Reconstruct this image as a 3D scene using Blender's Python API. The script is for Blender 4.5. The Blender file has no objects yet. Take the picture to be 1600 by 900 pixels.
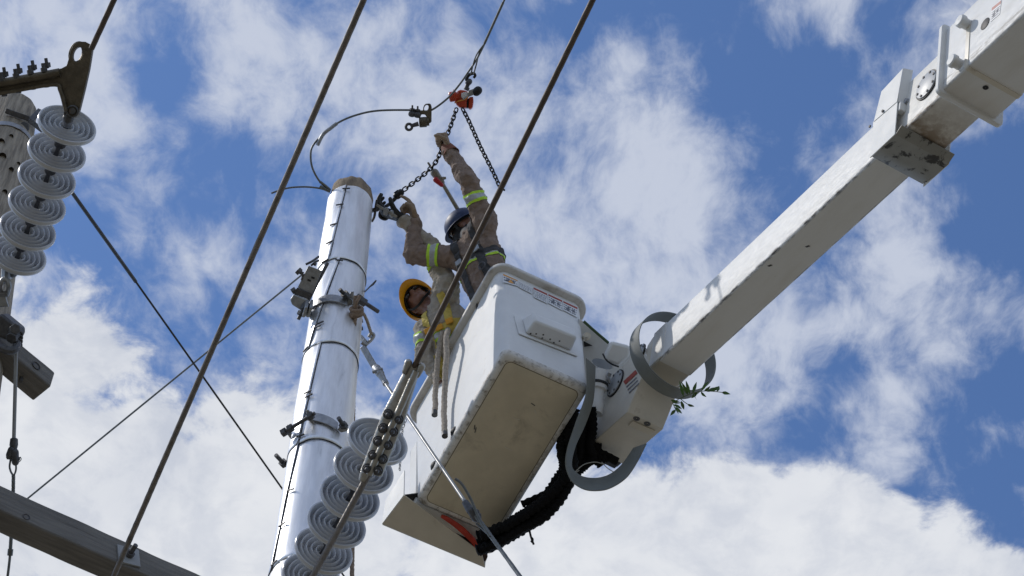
import bpy, bmesh, math, random
import numpy as np
from mathutils import Vector as V, Matrix, noise
random.seed(7)
rad = math.radians
sc = bpy.context.scene
COL = sc.collection

# ------------------------------------------------------------------ camera
FPX, PITCH = 3500.0, rad(58)
CAM = V((0, 0, 1.6))
RX = V((1, 0, 0)); FW = V((0, math.cos(PITCH), math.sin(PITCH))); UP = V((0, -math.sin(PITCH), math.cos(PITCH)))
cd = bpy.data.cameras.new('camera'); cam = bpy.data.objects.new('camera', cd); COL.objects.link(cam)
cam.location = CAM; cam.rotation_euler = (rad(90) + PITCH, 0, 0)
cd.sensor_width = 36; cd.lens = 36 * FPX / 1600; cd.clip_start = .05; cd.clip_end = 8000
sc.camera = cam

# ------------------------------------------------------------------ light
SUN_DIR = V((-1, .02, 0)).normalized() * math.cos(rad(50)) + V((0, 0, math.sin(rad(50))))
sl = bpy.data.lights.new('sun', 'SUN'); sl.energy = 2.0; sl.angle = rad(.53); sl.color = (1, .95, .88)
sun = bpy.data.objects.new('sun', sl); COL.objects.link(sun)
sun.rotation_euler = (-SUN_DIR).to_track_quat('-Z', 'Y').to_euler(); sun.location = (-20, 10, 40)
sc.view_settings.view_transform = 'Standard'; sc.view_settings.look = 'None'
sc.view_settings.exposure = 0.0; sc.view_settings.gamma = 1
sc.render.engine = 'CYCLES'; sc.cycles.use_denoising = True; sc.cycles.max_bounces = 6

def ray(x, y): return FW + RX * ((x - 800) / FPX) + UP * ((450 - y) / FPX)
def P(x, y, d): return CAM + ray(x, y) * d
def PZ(x, y, z): r = ray(x, y); return CAM + r * ((z - CAM.z) / r.z)
def hit(x, y, o, n): r = ray(x, y); return CAM + r * ((o - CAM).dot(n) / r.dot(n))

# ------------------------------------------------------------------ node helpers
class NT:
    def __init__(s, tree): s.t = tree; s.n = tree.nodes; s.l = tree.links
    def new(s, typ, **kw):
        n = s.n.new(typ)
        for k, v in kw.items():
            if k in n.bl_rna.properties: setattr(n, k, v)
            else: s.put(n, k, v)
        return n
    def put(s, n, k, v):
        i = n.inputs[int(k[1:])] if k[0] == '_' and k[1:].isdigit() else n.inputs[k.replace('_', ' ')]
        if hasattr(v, 'is_output') or isinstance(v, bpy.types.NodeSocket): s.l.new(v, i)
        else: i.default_value = v
    def math(s, op, a, b=0.0, c=None, clamp=False):
        n = s.n.new('ShaderNodeMath'); n.operation = op; n.use_clamp = clamp
        for i, v in enumerate((a, b) if c is None else (a, b, c)): s.put(n, '_%d' % i, v)
        return n.outputs[0]
    def vmath(s, op, a, b=(0, 0, 0)):
        n = s.n.new('ShaderNodeVectorMath'); n.operation = op; s.put(n, '_0', a)
        if op == 'SCALE': s.put(n, '_3', b)
        else: s.put(n, '_1', b)
        return n.outputs['Value'] if op in ('DOT_PRODUCT', 'LENGTH', 'DISTANCE') else n.outputs[0]
    def ramp(s, v, a, b, c=0.0, d=1.0, mode='SMOOTHSTEP'):
        n = s.n.new('ShaderNodeMapRange'); n.interpolation_type = mode
        for k, x in enumerate((v, a, b, c, d)): s.put(n, '_%d' % k, x)
        return n.outputs[0]
    def mix(s, f, a, b, blend='MIX'):
        n = s.n.new('ShaderNodeMix'); n.data_type = 'RGBA'; n.blend_type = blend
        s.put(n, '_0', f); s.put(n, '_6', a); s.put(n, '_7', b)
        return n.outputs[2]
    def noise(s, vec, scale, detail=6, rough=.55, dist=0.0, col=False):
        n = s.n.new('ShaderNodeTexNoise')
        s.put(n, 'Vector', vec); s.put(n, 'Scale', scale); s.put(n, 'Detail', detail); s.put(n, 'Roughness', rough); s.put(n, 'Distortion', dist)
        return n.outputs['Color' if col else 'Fac']

# ------------------------------------------------------------------ world: sky with a layer of broken cloud
world = bpy.data.worlds.new('World'); sc.world = world; world.use_nodes = True
w = NT(world.node_tree); w.n.clear()
sky = w.new('ShaderNodeTexSky', sky_type='NISHITA', sun_disc=False, sun_elevation=rad(50),
            sun_rotation=math.atan2(SUN_DIR.x, SUN_DIR.y) % (2 * math.pi), altitude=300, air_density=1.0, dust_density=.5, ozone_density=2.5)
SKYTINT = (.90, 1.16, 1.47, 1)   # the photograph's deeper blue
WISPS = [  # thin broken cloud: direction (photo pixel), spread in degrees, more (+) or less (-) cover
    (60, 50, 1.6, .22), (140, 150, 1.0, .20), (200, 260, 1.1, .20), (270, 370, 1.2, .20), (330, 60, 1.3, .22), (450, 100, 1.6, .24), (560, 170, 1.6, .12), (640, 90, 1.2, .14),
    (900, 250, 2.0, .18), (960, 420, 2.0, .22), (1010, 150, 1.2, .22), (1080, 290, 1.5, .22), (1000, 540, 1.6, .18), (1255, 20, .9, .22), (1390, 300, 1.2, .14), (1460, 60, 1.2, .10),
    (1490, 500, 1.5, .26), (1400, 470, 1.2, .14), (1390, 660, .9, .30), (1130, 560, 1.7, .26), (1180, 650, 1.3, .22), (690, 300, 1.8, .16), (640, 420, 1.6, .14), (380, 420, 1.4, .12), (60, 200, 1.0, .12), (1530, 700, .7, .16), (1430, 100, 1.0, .16), (1300, 230, 1.0, .16), (1440, 350, 1.1, .18), (1570, 460, .8, .12), (1550, 100, .8, .1),
    (250, 90, 1.0, -.30), (300, 240, 1.2, -.22), (400, 320, 1.2, -.14), (140, 330, .9, -.14), (1140, 60, 1.6, -.30), (1200, 170, 1.4, -.22), (1200, 330, 1.0, -.16), (1340, 120, 1.4, -.20), (1560, 360, 1.6, -.30), (1580, 180, 1.4, -.20),
    (1570, 640, 1.3, -.30), (1590, 790, 1.0, -.30), (1280, 620, 1.0, -.26), (1370, 560, .8, -.14), (870, 90, 1.1, -.16), (700, 60, .8, -.10), (1300, 420, .9, -.10), (1500, 770, 1.0, -.14), (830, 500, 1.0, -.08)]
CUMULI = [(110, 660, 2.0, .40), (300, 770, 2.0, .36), (60, 860, 2.2, .60), (330, 890, 2.0, .55), (620, 860, 2.4, .60), (860, 880, 2.0, .60), (1090, 870, 2.0, .70), (1280, 890, 1.8, .70), (1450, 930, 1.6, .66), (1140, 790, .9, .35), (1360, 800, .8, .30),
    (170, 510, 1.2, .30), (420, 640, 1.4, .24), (580, 680, 1.4, .22), (800, 720, 1.4, .16), (1590, 905, .6, .40), (700, 300, 4.5, -.34), (1500, 420, 4, -.40), (1180, 250, 4, -.40), (250, 150, 4, -.36), (800, 700, 10, -.25)]
tc = w.new('ShaderNodeTexCoord'); D = tc.outputs['Generated']
sep = w.new('ShaderNodeSeparateXYZ', _0=D)
iz = w.math('DIVIDE', 1.0, w.math('MAXIMUM', sep.outputs[2], .06))
flat = w.new('ShaderNodeCombineXYZ', _0=w.math('MULTIPLY', sep.outputs[0], iz), _1=w.math('MULTIPLY', sep.outputs[1], iz), _2=.37)
pl = flat.outputs[0]
warp = w.vmath('SCALE', w.vmath('SUBTRACT', w.noise(pl, 11.0, 3, .5, col=True), (.5, .5, .5)), .05)
pw = w.vmath('ADD', pl, warp)
def blobs(items):
    tot = None
    for x, y, s, a in items:
        g = w.ramp(w.vmath('DOT_PRODUCT', D, tuple(ray(x, y).normalized())), math.cos(rad(s * 1.8)), 1.0, 0.0, a)
        tot = g if tot is None else w.math('ADD', tot, g)
    return tot
mid = w.noise(pw, 13.0, 6, .58); fine = w.noise(w.vmath('MULTIPLY', pw, (1.25, .8, 1)), 34.0, 10, .62)
wd_ = w.math('ADD', w.math('ADD', w.math('MULTIPLY', mid, 1.25), w.math('MULTIPLY', fine, 1.35)), blobs(WISPS))
wisp = w.math('ADD', .02, w.math('MULTIPLY', w.ramp(wd_, 1.08, 1.84), .86))
cn = w.noise(pw, 14.0, 12, .62)
cd_ = w.math('ADD', w.math('MULTIPLY', cn, 2.2), blobs(CUMULI))
cum = w.ramp(cd_, 1.00, 1.36)  # low threshold: extra cloud outside the view, added to lift the ambient light
sh = w.noise(w.vmath('ADD', pw, (.02, -.03, .2)), 7.0, 6, .5)
cn2 = w.noise(w.vmath('ADD', pw, (-.016, .004, 0)), 14.0, 7, .58)
rel = w.ramp(w.math('SUBTRACT', cn2, cn), -.10, .16)      # cloud thickening towards the sun: self-shadowed side
wcol = (6.05, 6.5, 7.55, 1)
ccol = w.mix(w.math('ADD', w.math('MULTIPLY', w.ramp(sh, .34, .64), .45), w.math('MULTIPLY', rel, .55)), (7.8, 8.0, 8.4, 1), (5.5, 5.9, 6.8, 1))
skyc = w.mix(1.0, sky.outputs[0], SKYTINT, 'MULTIPLY')
bg = w.new('ShaderNodeBackground', Color=w.mix(cum, w.mix(wisp, skyc, wcol), ccol), Strength=.1)
wo = w.new('ShaderNodeOutputWorld', Surface=bg.outputs[0])

# ------------------------------------------------------------------ materials
MATS = {}
def mat(name, col, rough=.5, metal=0.0, var=.12, scale=18.0, bump=0.0, bscale=60.0, dirt=None, stretch=(1, 1, 1), spec=.5, detail=6, coat=0.0):
    """dirt: (colour, low, high, scale) smudges where a second noise passes between low and high"""
    m = bpy.data.materials.new(name); m.use_nodes = True; t = NT(m.node_tree)
    b = t.n['Principled BSDF']
    tcn = t.new('ShaderNodeTexCoord'); mp = t.new('ShaderNodeMapping', Vector=tcn.outputs['Object'], Scale=stretch)
    v = mp.outputs[0]
    n = t.noise(v, scale, detail, .6)
    lo = tuple(c * (1 - var) for c in col) + (1,); hi = tuple(min(1, c * (1 + var)) for c in col) + (1,)
    c = t.mix(t.ramp(n, .3, .7), lo, hi)
    if dirt:
        dn = t.noise(v, dirt[3], 9, .68, .4)
        c = t.mix(t.ramp(dn, dirt[1], dirt[2]), c, tuple(dirt[0]) + (1,))
    t.put(b, 'Base Color', c)
    t.put(b, 'Roughness', t.ramp(n, .25, .75, max(.02, rough - .08), min(1, rough + .08), 'LINEAR'))
    t.put(b, 'Metallic', metal); t.put(b, 'Specular IOR Level', spec); t.put(b, 'Coat Weight', coat)
    if bump:
        bn = t.noise(v, bscale, 8, .62)
        t.put(b, 'Normal', t.new('ShaderNodeBump', Strength=bump, Distance=.01, Height=bn).outputs[0])
    MATS[name] = m
    return m
WHITE = mat('white paint', (.72, .72, .70), .55, var=.04, scale=6, dirt=((.46, .42, .36), .60, .86, 4.0), spec=.35)
FIBRE = mat('white fibreglass', (.73, .735, .73), .55, var=.04, scale=7, dirt=((.40, .36, .30), .61, .84, 5.0), spec=.35)
GELDIRT = mat('soiled fibreglass floor', (.62, .55, .41), .55, var=.08, scale=4, dirt=((.30, .26, .19), .50, .78, 3.6))
EDGE = mat('scuffed fibreglass edge', (.70, .68, .64), .5, var=.08, scale=12, dirt=((.17, .14, .10), .46, .72, 22.0), bump=.25, bscale=80)
RIMM = mat('worn rim', (.62, .60, .56), .5, var=.08, scale=9, dirt=((.32, .28, .23), .50, .78, 8.0), bump=.15)
CREAM = mat('cream paint', (.62, .57, .47), .45, var=.06, scale=5, dirt=((.24, .19, .13), .60, .80, 6.0))
GREYM = mat('grey plastic cover', (.36, .38, .40), .45, var=.06, scale=14)
GUARD = mat('grey hose guard', (.19, .205, .20), .7, var=.08, scale=8, dirt=((.20, .19, .17), .6, .85, 5))
STEEL = mat('galvanised steel', (.33, .34, .35), .45, .75, var=.18, scale=30, dirt=((.20, .19, .18), .58, .8, 14), bump=.2, bscale=90)
DARKST = mat('weathered steel', (.10, .10, .105), .55, .5, var=.25, scale=40, dirt=((.13, .09, .06), .56, .75, 22), bump=.25)
CLADM = mat('aluminium pole sheet', (.80, .81, .825), .38, .65, var=.10, scale=7, dirt=((.50, .51, .52), .56, .80, 6), stretch=(3, 3, .4), bump=.05, bscale=5)
ALU = mat('cast aluminium clamp', (.40, .385, .35), .36, .7, var=.16, scale=22, dirt=((.16, .145, .12), .55, .8, 16), bump=.25, bscale=50)
BRONZE = mat('weathered bronze clamp', (.125, .105, .075), .5, .55, var=.25, scale=24, dirt=((.055, .045, .03), .5, .75, 14), bump=.35, bscale=70)
PORC = mat('grey glazed porcelain', (.54, .555, .58), .22, var=.05, scale=9, dirt=((.36, .365, .36), .6, .85, 10), coat=.5)
WIREM = mat('aged aluminium strand', (.20, .178, .16), .55, .35, var=.2, scale=30, dirt=((.06, .048, .04), .5, .75, 12))
WIRED = mat('brown weathered conductor', (.11, .084, .068), .6, .2, var=.25, scale=30)
GUY = mat('galvanised strand', (.16, .17, .17), .45, .6, var=.2, scale=40)
BLACKC = mat('black cable', (.015, .018, .018), .5, var=.2, scale=30)
ROD = mat('grey fibreglass rod', (.30, .31, .315), .35, var=.06, scale=20)
WOODP = mat('weathered grey pole wood', (.30, .26, .205), .85, var=.42, scale=10, stretch=(5, 5, .35), bump=.9, bscale=16, dirt=((.07, .06, .045), .60, .72, 7), detail=9)
WOODT = mat('pole end wood', (.25, .19, .125), .85, var=.38, scale=9, stretch=(2, 2, .6), bump=.8, bscale=20, dirt=((.09, .06, .035), .54, .70, 6), detail=9)
ARMW = mat('grey crossarm timber', (.165, .155, .14), .8, var=.24, scale=9, stretch=(.4, 5, 5), bump=.35, bscale=18, dirt=((.05, .042, .034), .58, .74, 6), detail=9)
HOSE = mat('black sleeved hose', (.006, .006, .007), .85, var=.4, scale=60, bump=.8, bscale=120, spec=.2)
RUBBER_AND_GAPS = mat('black rubber', (.012, .012, .013), .6, var=.2)  # rubber parts, plus the shade put into seams and gaps
REDH = mat('red hose', (.50, .045, .02), .4, var=.15)
HRED = mat('red hoist paint', (.52, .05, .012), .35, var=.12, scale=30, dirt=((.16, .03, .015), .6, .8, 30), coat=.3)
CHAIN = mat('blackened chain steel', (.035, .035, .038), .4, .7, var=.2, scale=60)
ROPE = mat('dirty cotton rope', (.46, .40, .33), .9, var=.25, scale=60, bump=.9, bscale=220, dirt=((.16, .12, .09), .6, .8, 18))
ROPEB = mat('tan rope', (.30, .22, .16), .9, var=.2, scale=60, bump=.8, bscale=220)
SHIRT = mat('brown work shirt', (.25, .19, .155), .9, var=.16, scale=24, bump=.35, bscale=60, spec=.2)
SHIRTB = mat('khaki work shirt', (.40, .36, .305), .9, var=.14, scale=24, bump=.35, bscale=60, spec=.2)
TROUS = mat('dark work trousers', (.08, .075, .07), .9, var=.15)
LIME = mat('lime reflective edging', (.50, .78, .05), .7, var=.08)
SILV = mat('silver reflective tape', (.42, .44, .44), .45, .2, var=.08)
SKINM = mat('skin', (.22, .105, .075), .45, var=.12, scale=30)
GLOVE = mat('leather work glove', (.33, .25, .18), .85, var=.2, scale=40, bump=.4)
CUFF = mat('brown glove cuff', (.20, .075, .045), .8, var=.15)
BGLOVE = mat('black rubber glove', (.012, .013, .014), .55, var=.2)
YHAT = mat('yellow helmet plastic', (.80, .36, .012), .3, var=.05, coat=.4)
BHAT = mat('navy helmet plastic', (.006, .022, .085), .5, var=.1, coat=0.0)
BLK = mat('black strap', (.014, .014, .016), .75, var=.2, scale=60)
DGREY = mat('charcoal harness webbing', (.055, .056, .06), .85, var=.2, scale=50)
YSTR = mat('yellow harness webbing', (.58, .45, .10), .8, var=.12, scale=50)
YBUC = mat('orange yellow buckle', (.72, .34, .02), .5, var=.08)
LENS = mat('dark lens', (.03, .02, .02), .12, var=.1, coat=.5)
GOGG = mat('clear goggle frame', (.35, .35, .34), .25, var=.1)
LEAF = mat('green leaf', (.055, .13, .018), .5, var=.3, scale=30)
STEM = mat('green stem', (.10, .13, .04), .7)
STICK = mat('sticker white', (.72, .73, .74), .45, var=.04)
SRED = mat('sticker red', (.35, .05, .03), .5)
SORG = mat('sticker orange', (.75, .33, .05), .5)
SINK = mat('sticker print', (.16, .17, .20), .6)
TOOLG = mat('tool grey', (.30, .28, .24), .5, .3, var=.2, scale=50)
TOOLR = mat('tool red', (.45, .02, .03), .4)
EARTH = mat('dry earth', (.18, .16, .12), .95, var=.25, scale=.35, dirt=((.08, .09, .05), .54, .72, .12), bump=.3, bscale=3)

def grime(name, base, t0, t1, dark=(.10, .09, .08), rust=None):
    """white paint with grime collected along the two lower edges of a box beam (object y = t, z = u)"""
    m = bpy.data.materials.new(name); m.use_nodes = True; t = NT(m.node_tree); b = t.n['Principled BSDF']
    o = t.new('ShaderNodeTexCoord').outputs['Object']; sp_ = t.new('ShaderNodeSeparateXYZ', _0=o); y, z = sp_.outputs[1], sp_.outputs[2]
    st = t.new('ShaderNodeMapping', Vector=o, Scale=(.35, 1.6, 1.6)).outputs[0]
    big = t.ramp(t.noise(st, 5, 8, .65), .42, .80); fin = t.noise(t.new('ShaderNodeMapping', Vector=o, Scale=(.5, 2, 2)).outputs[0], 26, 8, .7)
    e = t.math('MINIMUM', t.math('ABSOLUTE', t.math('SUBTRACT', y, t0)), t.math('ABSOLUTE', t.math('SUBTRACT', y, t1)))
    edge = t.math('MULTIPLY', t.ramp(e, .020, .004), t.ramp(z, .035, .012)); edge = t.math('MULTIPLY', edge, t.ramp(fin, .40, .62))
    c = t.mix(t.math('MULTIPLY', big, .30), base + (1,), (.50, .46, .38, 1)); c = t.mix(t.math('MULTIPLY', t.ramp(fin, .66, .74), .5), c, (.34, .31, .26, 1)); c = t.mix(edge, c, dark + (1,))
    if rust is not None:
        rn = t.noise(o, 9, 8, .65); mk = t.math('MULTIPLY', t.ramp(sp_.outputs[0], rust + .50, rust + .05), t.ramp(z, .02, .0)); mk = t.math('MULTIPLY', mk, t.ramp(rn, .34, .60))
        c = t.mix(t.math('MULTIPLY', mk, .9), c, (.17, .10, .045, 1))
    t.put(b, 'Base Color', c); t.put(b, 'Roughness', t.ramp(fin, .3, .7, .46, .62, 'LINEAR')); t.put(b, 'Specular IOR Level', .35); return m
BOOMI = grime('inner boom paint', (.73, .73, .715), 0.0, .235)
BOOMO = grime('outer boom paint', (.74, .74, .725), -.045, .30, (.48, .46, .42))

# ------------------------------------------------------------------ mesh builder
class MB:
    def __init__(s): s.v = []; s.f = []
    def add(s, vs, fs):
        k = len(s.v); s.v += [V(p) for p in vs]; s.f += [tuple(i + k for i in f) for f in fs]; return s
    def box(s, c, a, b, d):
        c = V(c); vs = [c + a * i + b * j + d * k for i in (-1, 1) for j in (-1, 1) for k in (-1, 1)]
        return s.add(vs, [(0, 1, 3, 2), (4, 6, 7, 5), (0, 4, 5, 1), (2, 3, 7, 6), (0, 2, 6, 4), (1, 5, 7, 3)])
    def loft(s, rings, caps=True, closed=True):
        n = len(rings[0]); vs = [p for r in rings for p in r]; fs = []
        for i in range(len(rings) - 1):
            for j in range(n if closed else n - 1):
                k = (j + 1) % n; fs.append((i * n + j, i * n + k, (i + 1) * n + k, (i + 1) * n + j))
        if caps: fs += [tuple(range(n))[::-1], tuple((len(rings) - 1) * n + j for j in range(n))]
        return s.add(vs, fs)
    def cyl(s, a, b, r0, r1=None, n=12, caps=True):
        a, b = V(a), V(b); r1 = r0 if r1 is None else r1; u, w_ = perp(b - a)
        return s.loft([[p + (u * math.cos(t) + w_ * math.sin(t)) * r for t in angs(n)] for p, r in ((a, r0), (b, r1))], caps)
    def lathe(s, prof, o, ax, n=32, caps=False):
        ax = V(ax).normalized(); u, w_ = perp(ax)
        return s.loft([[V(o) + ax * a + (u * math.cos(t) + w_ * math.sin(t)) * max(r, 1e-4) for t in angs(n)] for r, a in prof], caps)
    def capsule(s, a, b, r0, r1=None, n=14, flat=None):
        a, b = V(a), V(b); r1 = r0 if r1 is None else r1
        L = (b - a).length; pr = []
        for k in range(1, 5): t = -math.pi / 2 + k * math.pi / 8; pr.append((r0 * math.cos(t), r0 * math.sin(t)))
        for k in range(0, 4): t = k * math.pi / 8; pr.append((r1 * math.cos(t), L + r1 * math.sin(t)))
        pr = [(1e-3, -r0)] + pr + [(1e-3, L + r1)]
        return s.lathe(pr, a, b - a if L > 1e-5 else V((0, 0, 1)), n, True)
    def ell(s, c, a, b, d, n=18, lo=-90, hi=90):
        """ellipsoid with half axes a, b, d (vectors); d is the pole axis"""
        c = V(c); rings = []
        m = n // 2
        for k in range(m + 1):
            t = rad(lo + (hi - lo) * k / m); t = max(-1.5607, min(1.5607, t))
            rings.append([c + a * (math.cos(t) * math.cos(q)) + b * (math.cos(t) * math.sin(q)) + d * math.sin(t) for q in angs(n)])
        return s.loft(rings, True)
    def tube(s, pts, r, n=8, caps=True, rf=None, lobes=0, pitch=.3, amp=.1):
        pts = [V(p) for p in pts]; rings = []; u = None; dist = 0
        for i, p in enumerate(pts):
            t = (pts[min(i + 1, len(pts) - 1)] - pts[max(i - 1, 0)]).normalized()
            if u is None: u, _ = perp(t)
            u = (u - t * u.dot(t)).normalized(); w_ = t.cross(u)
            if i: dist += (p - pts[i - 1]).length
            rr = rf(i / (len(pts) - 1)) * r if rf else r
            ring = []
            for q in angs(n):
                k = rr * (1 + amp * abs(math.sin(lobes * .5 * (q + dist / pitch * 2 * math.pi))) - amp) if lobes else rr
                ring.append(p + (u * math.cos(q) + w_ * math.sin(q)) * k)
            rings.append(ring)
        return s.loft(rings, caps)
    def prism(s, poly, vec):
        n = len(poly); return s.loft([[V(p) for p in poly], [V(p) + vec for p in poly]])
    def ribbon(s, pts, wv, th):
        """flat band: pts centre line, wv half-width vectors, th thickness"""
        rings = []
        for i, p in enumerate(pts):
            t = (pts[min(i + 1, len(pts) - 1)] - pts[max(i - 1, 0)]).normalized(); n = t.cross(wv[i]).normalized() * th / 2
            rings.append([p - wv[i] - n, p + wv[i] - n, p + wv[i] + n, p - wv[i] + n])
        return s.loft(rings)
def angs(n): return [2 * math.pi * k / n for k in range(n)]
def perp(d):
    d = V(d).normalized(); a = V((0, 0, 1)) if abs(d.z) < .9 else V((1, 0, 0)); u = d.cross(a).normalized(); return u, d.cross(u)
def spline(pts, k=8):
    pts = [V(p) for p in pts]; out = []
    for i in range(len(pts) - 1):
        a, b, c, d = pts[max(i - 1, 0)], pts[i], pts[i + 1], pts[min(i + 2, len(pts) - 1)]
        for j in range(k):
            t = j / k
            out.append(.5 * ((2 * b) + (c - a) * t + (2 * a - 5 * b + 4 * c - d) * t * t + (3 * b - a - 3 * c + d) * t ** 3))
    return out + [pts[-1]]
def line(a, b, n): a, b = V(a), V(b); return [a.lerp(b, i / n) for i in range(n + 1)]

WM = {}
def put(name, mesh, parent=None, at=None):
    o = bpy.data.objects.new(name, mesh); COL.objects.link(o)
    if parent: o.parent = parent; WM[o.name] = WM[parent.name]
    else: WM[o.name] = at or Matrix.Identity(4); o.matrix_world = WM[o.name]
    return o
def obj(name, mb, m, parent=None, smooth=40, bevel=0, solid=0, at=None):
    """one mesh object; the vertices of mb are world positions"""
    if parent: M_ = WM[parent.name]
    elif at is not None: M_ = at
    else:
        lo = V((min(p.x for p in mb.v), min(p.y for p in mb.v), min(p.z for p in mb.v))); hi = V((max(p.x for p in mb.v), max(p.y for p in mb.v), 0))
        M_ = Matrix.Translation(V(((lo.x + hi.x) / 2, (lo.y + hi.y) / 2, lo.z)))
    I = M_.inverted(); me = bpy.data.meshes.new(name)
    me.from_pydata([I @ p for p in mb.v], [], mb.f)
    bm = bmesh.new(); bm.from_mesh(me); bmesh.ops.recalc_face_normals(bm, faces=bm.faces); bm.to_mesh(me); bm.free()
    if smooth:
        me.polygons.foreach_set('use_smooth', [True] * len(me.polygons)); me.set_sharp_from_angle(angle=rad(smooth))
    me.materials.append(m)
    o = put(name, me, parent, M_)
    if solid:
        q = o.modifiers.new('solid', 'SOLIDIFY'); q.thickness = solid; q.offset = 0
    if bevel:
        q = o.modifiers.new('bevel', 'BEVEL'); q.width = bevel; q.segments = 2; q.limit_method = 'ANGLE'; q.angle_limit = rad(35)
    return o
def tag(o, label, cat, group=None, kind=None):
    if label: o['label'] = label
    if cat: o['category'] = cat
    if group: o['group'] = group
    if kind: o['kind'] = kind
    return o
def thing(name, label, cat, M_, group=None):
    o = bpy.data.objects.new(name, None); COL.objects.link(o); o.empty_display_size = .1
    if not isinstance(M_, Matrix): M_ = Matrix.Translation(M_)
    o.matrix_world = M_; WM[o.name] = M_
    return tag(o, label, cat, group)
def frame(o, x, y, z):
    m = Matrix.Identity(4)
    for i, a in enumerate((x, y, z, o)):
        for j in range(3): m[j][i] = a[j]
    return m
def plate(outline, holes, vec):
    """flat plate with holes: loops of world points, thickness vec"""
    mb = MB(); bm = bmesh.new(); loops = [outline] + holes; edges = []
    for lp in loops:
        vs = [bm.verts.new(p) for p in lp]
        edges += [bm.edges.new((vs[i], vs[(i + 1) % len(vs)])) for i in range(len(vs))]
    bmesh.ops.triangle_fill(bm, use_beauty=True, use_dissolve=False, edges=edges)
    bm.verts.index_update(); base = [p.co.copy() for p in bm.verts]; fs = [tuple(q.index for q in f.verts) for f in bm.faces]; bm.free()
    n = len(base); mb.add(base + [p + vec for p in base], fs + [tuple(i + n for i in f[::-1]) for f in fs])
    k = 0
    for lp in loops:
        m_ = len(lp)
        for i in range(m_): j = (i + 1) % m_; mb.f.append((k + i, k + j, n + k + j, n + k + i))
        k += m_
    return mb
def bolt(mb, a, b, r, head=1.8, hl=.014):
    d = (V(b) - V(a)).normalized(); mb.cyl(a, b, r, n=8); mb.cyl(V(a), V(a) + d * hl, r * head, n=6)

# ------------------------------------------------------------------ ground
mb = MB(); N = 40; S = 3000.0
for i in range(N + 1):
    for j in range(N + 1):
        x, y = [S * math.copysign(abs(2 * k / N - 1) ** 2.2, k - N / 2) for k in (i, j)]
        mb.v.append(V((x, y, .0 if math.hypot(x, y) < 60 else noise.noise(V((x, y, 0)) * .01) * 1.5 * min(1, (math.hypot(x, y) - 60) / 200))))
for i in range(N):
    for j in range(N): a = i * (N + 1) + j; mb.f.append((a, a + N + 1, a + N + 2, a + 1))
g = obj('ground', mb, EARTH, at=Matrix.Identity(4)); g['kind'] = 'structure'

# ------------------------------------------------------------------ weathered wooden pole and its two crossarms
LT, LB = P(17, 176, 12.0), P(-50, 560, 10.0)
LD = (LB - LT).normalized(); LEN = (LT.z + .6) / -LD.z
lu, lw = perp(LD)
def lr(s): return .137 + .009 * s
root = thing('wooden_utility_pole', 'weathered grey wooden utility pole behind the insulator string at the left edge', 'utility pole', LT + LD * (LT.z / -LD.z))
mb = MB(); rings = []
prof = [(-.02, .30), (-.016, .62), (-.008, .86), (.0, .96), (.012, 1.0)] + [(.02 + LEN * (k / 70) ** 1.35, 1.0) for k in range(71)]
for s, k in prof:
    ring = []
    for q in angs(72):
        d = lu * math.cos(q) + lw * math.sin(q); r = lr(max(s, 0)) * k
        crack = max(0, noise.noise(V((math.cos(q) * 7, math.sin(q) * 7, s * .55))) - .28) * .022
        r += noise.noise(V((math.cos(q) * 3, math.sin(q) * 3, s * .8))) * .004 - crack
        ring.append(LT + LD * (s + (noise.noise(V((math.cos(q) * 4, math.sin(q) * 4, k * 3))) * .012 if s < .02 else 0)) + d * r)
    rings.append(ring)
obj('shaft', mb.loft(rings), WOODP, root, 60)
def on_left(px, py, out=0.0):
    d = ray(px, py); o = CAM; s = 0
    for _ in range(8):   # nearest surface point of the leaning shaft
        r = lr(s) + out
        m = o - LT; dp = d - LD * d.dot(LD); mp = m - LD * m.dot(LD)
        a, b, c = dp.dot(dp), 2 * dp.dot(mp), mp.dot(mp) - r * r
        t = (-b - math.sqrt(max(0, b * b - 4 * a * c))) / (2 * a); p = o + d * t; s = (p - LT).dot(LD)
    return p
mb = MB(); s0 = (on_left(20, 196) - LT).dot(LD)
mb.loft([[LT + LD * (s0 + ds) + (lu * math.cos(q) + lw * math.sin(q)) * (lr(s0) + dr) for q in angs(48)] for ds, dr in ((-.02, .003), (-.02, .007), (.02, .007), (.02, .003))], False)
obj('strap', mb, STEEL, root)
mb = MB()
for (x0, y0), (x1, y1), w_ in (((9, 173), (46, 186), .014), ((49, 187), (64, 171), .016), ((46, 188), (70, 207), .013)):
    a, b = on_left(x0, y0, .03), P(x1, y1, 11.83) if x1 > 50 else on_left(x1, y1, .03); t = (b - a).normalized(); n = t.cross(FW).normalized()
    mb.box((a + b) / 2, t * (b - a).length / 2, n * w_, FW * .008)
obj('bracket_bar', mb, DARKST, root, bevel=.003)
mb = MB(); a = on_left(38, 198); b = P(36, 201, 11.7); mb.cyl(a, b, .03, n=6); mb.cyl(b, b + (b - a).normalized() * .03, .018, n=8)
obj('through_bolt', mb, DARKST, root, bevel=.003)
for x, y, r in ((2, 222, .02), (4, 245, .022), (18, 213, .012), (18, 265, .014), (29, 256, .011), (8, 300, .014)):
    p = on_left(x, y); mb = MB(); d = FW; mb.lathe([(r, -.004), (r * .9, .002), (r * .4, .012), (.001, .014)], p - d * .003, d, 9)
    obj('knot_hole', mb, mat('knot dark', (.03, .024, .018), .9) if 'knot dark' not in MATS else MATS['knot dark'], root)

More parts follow.
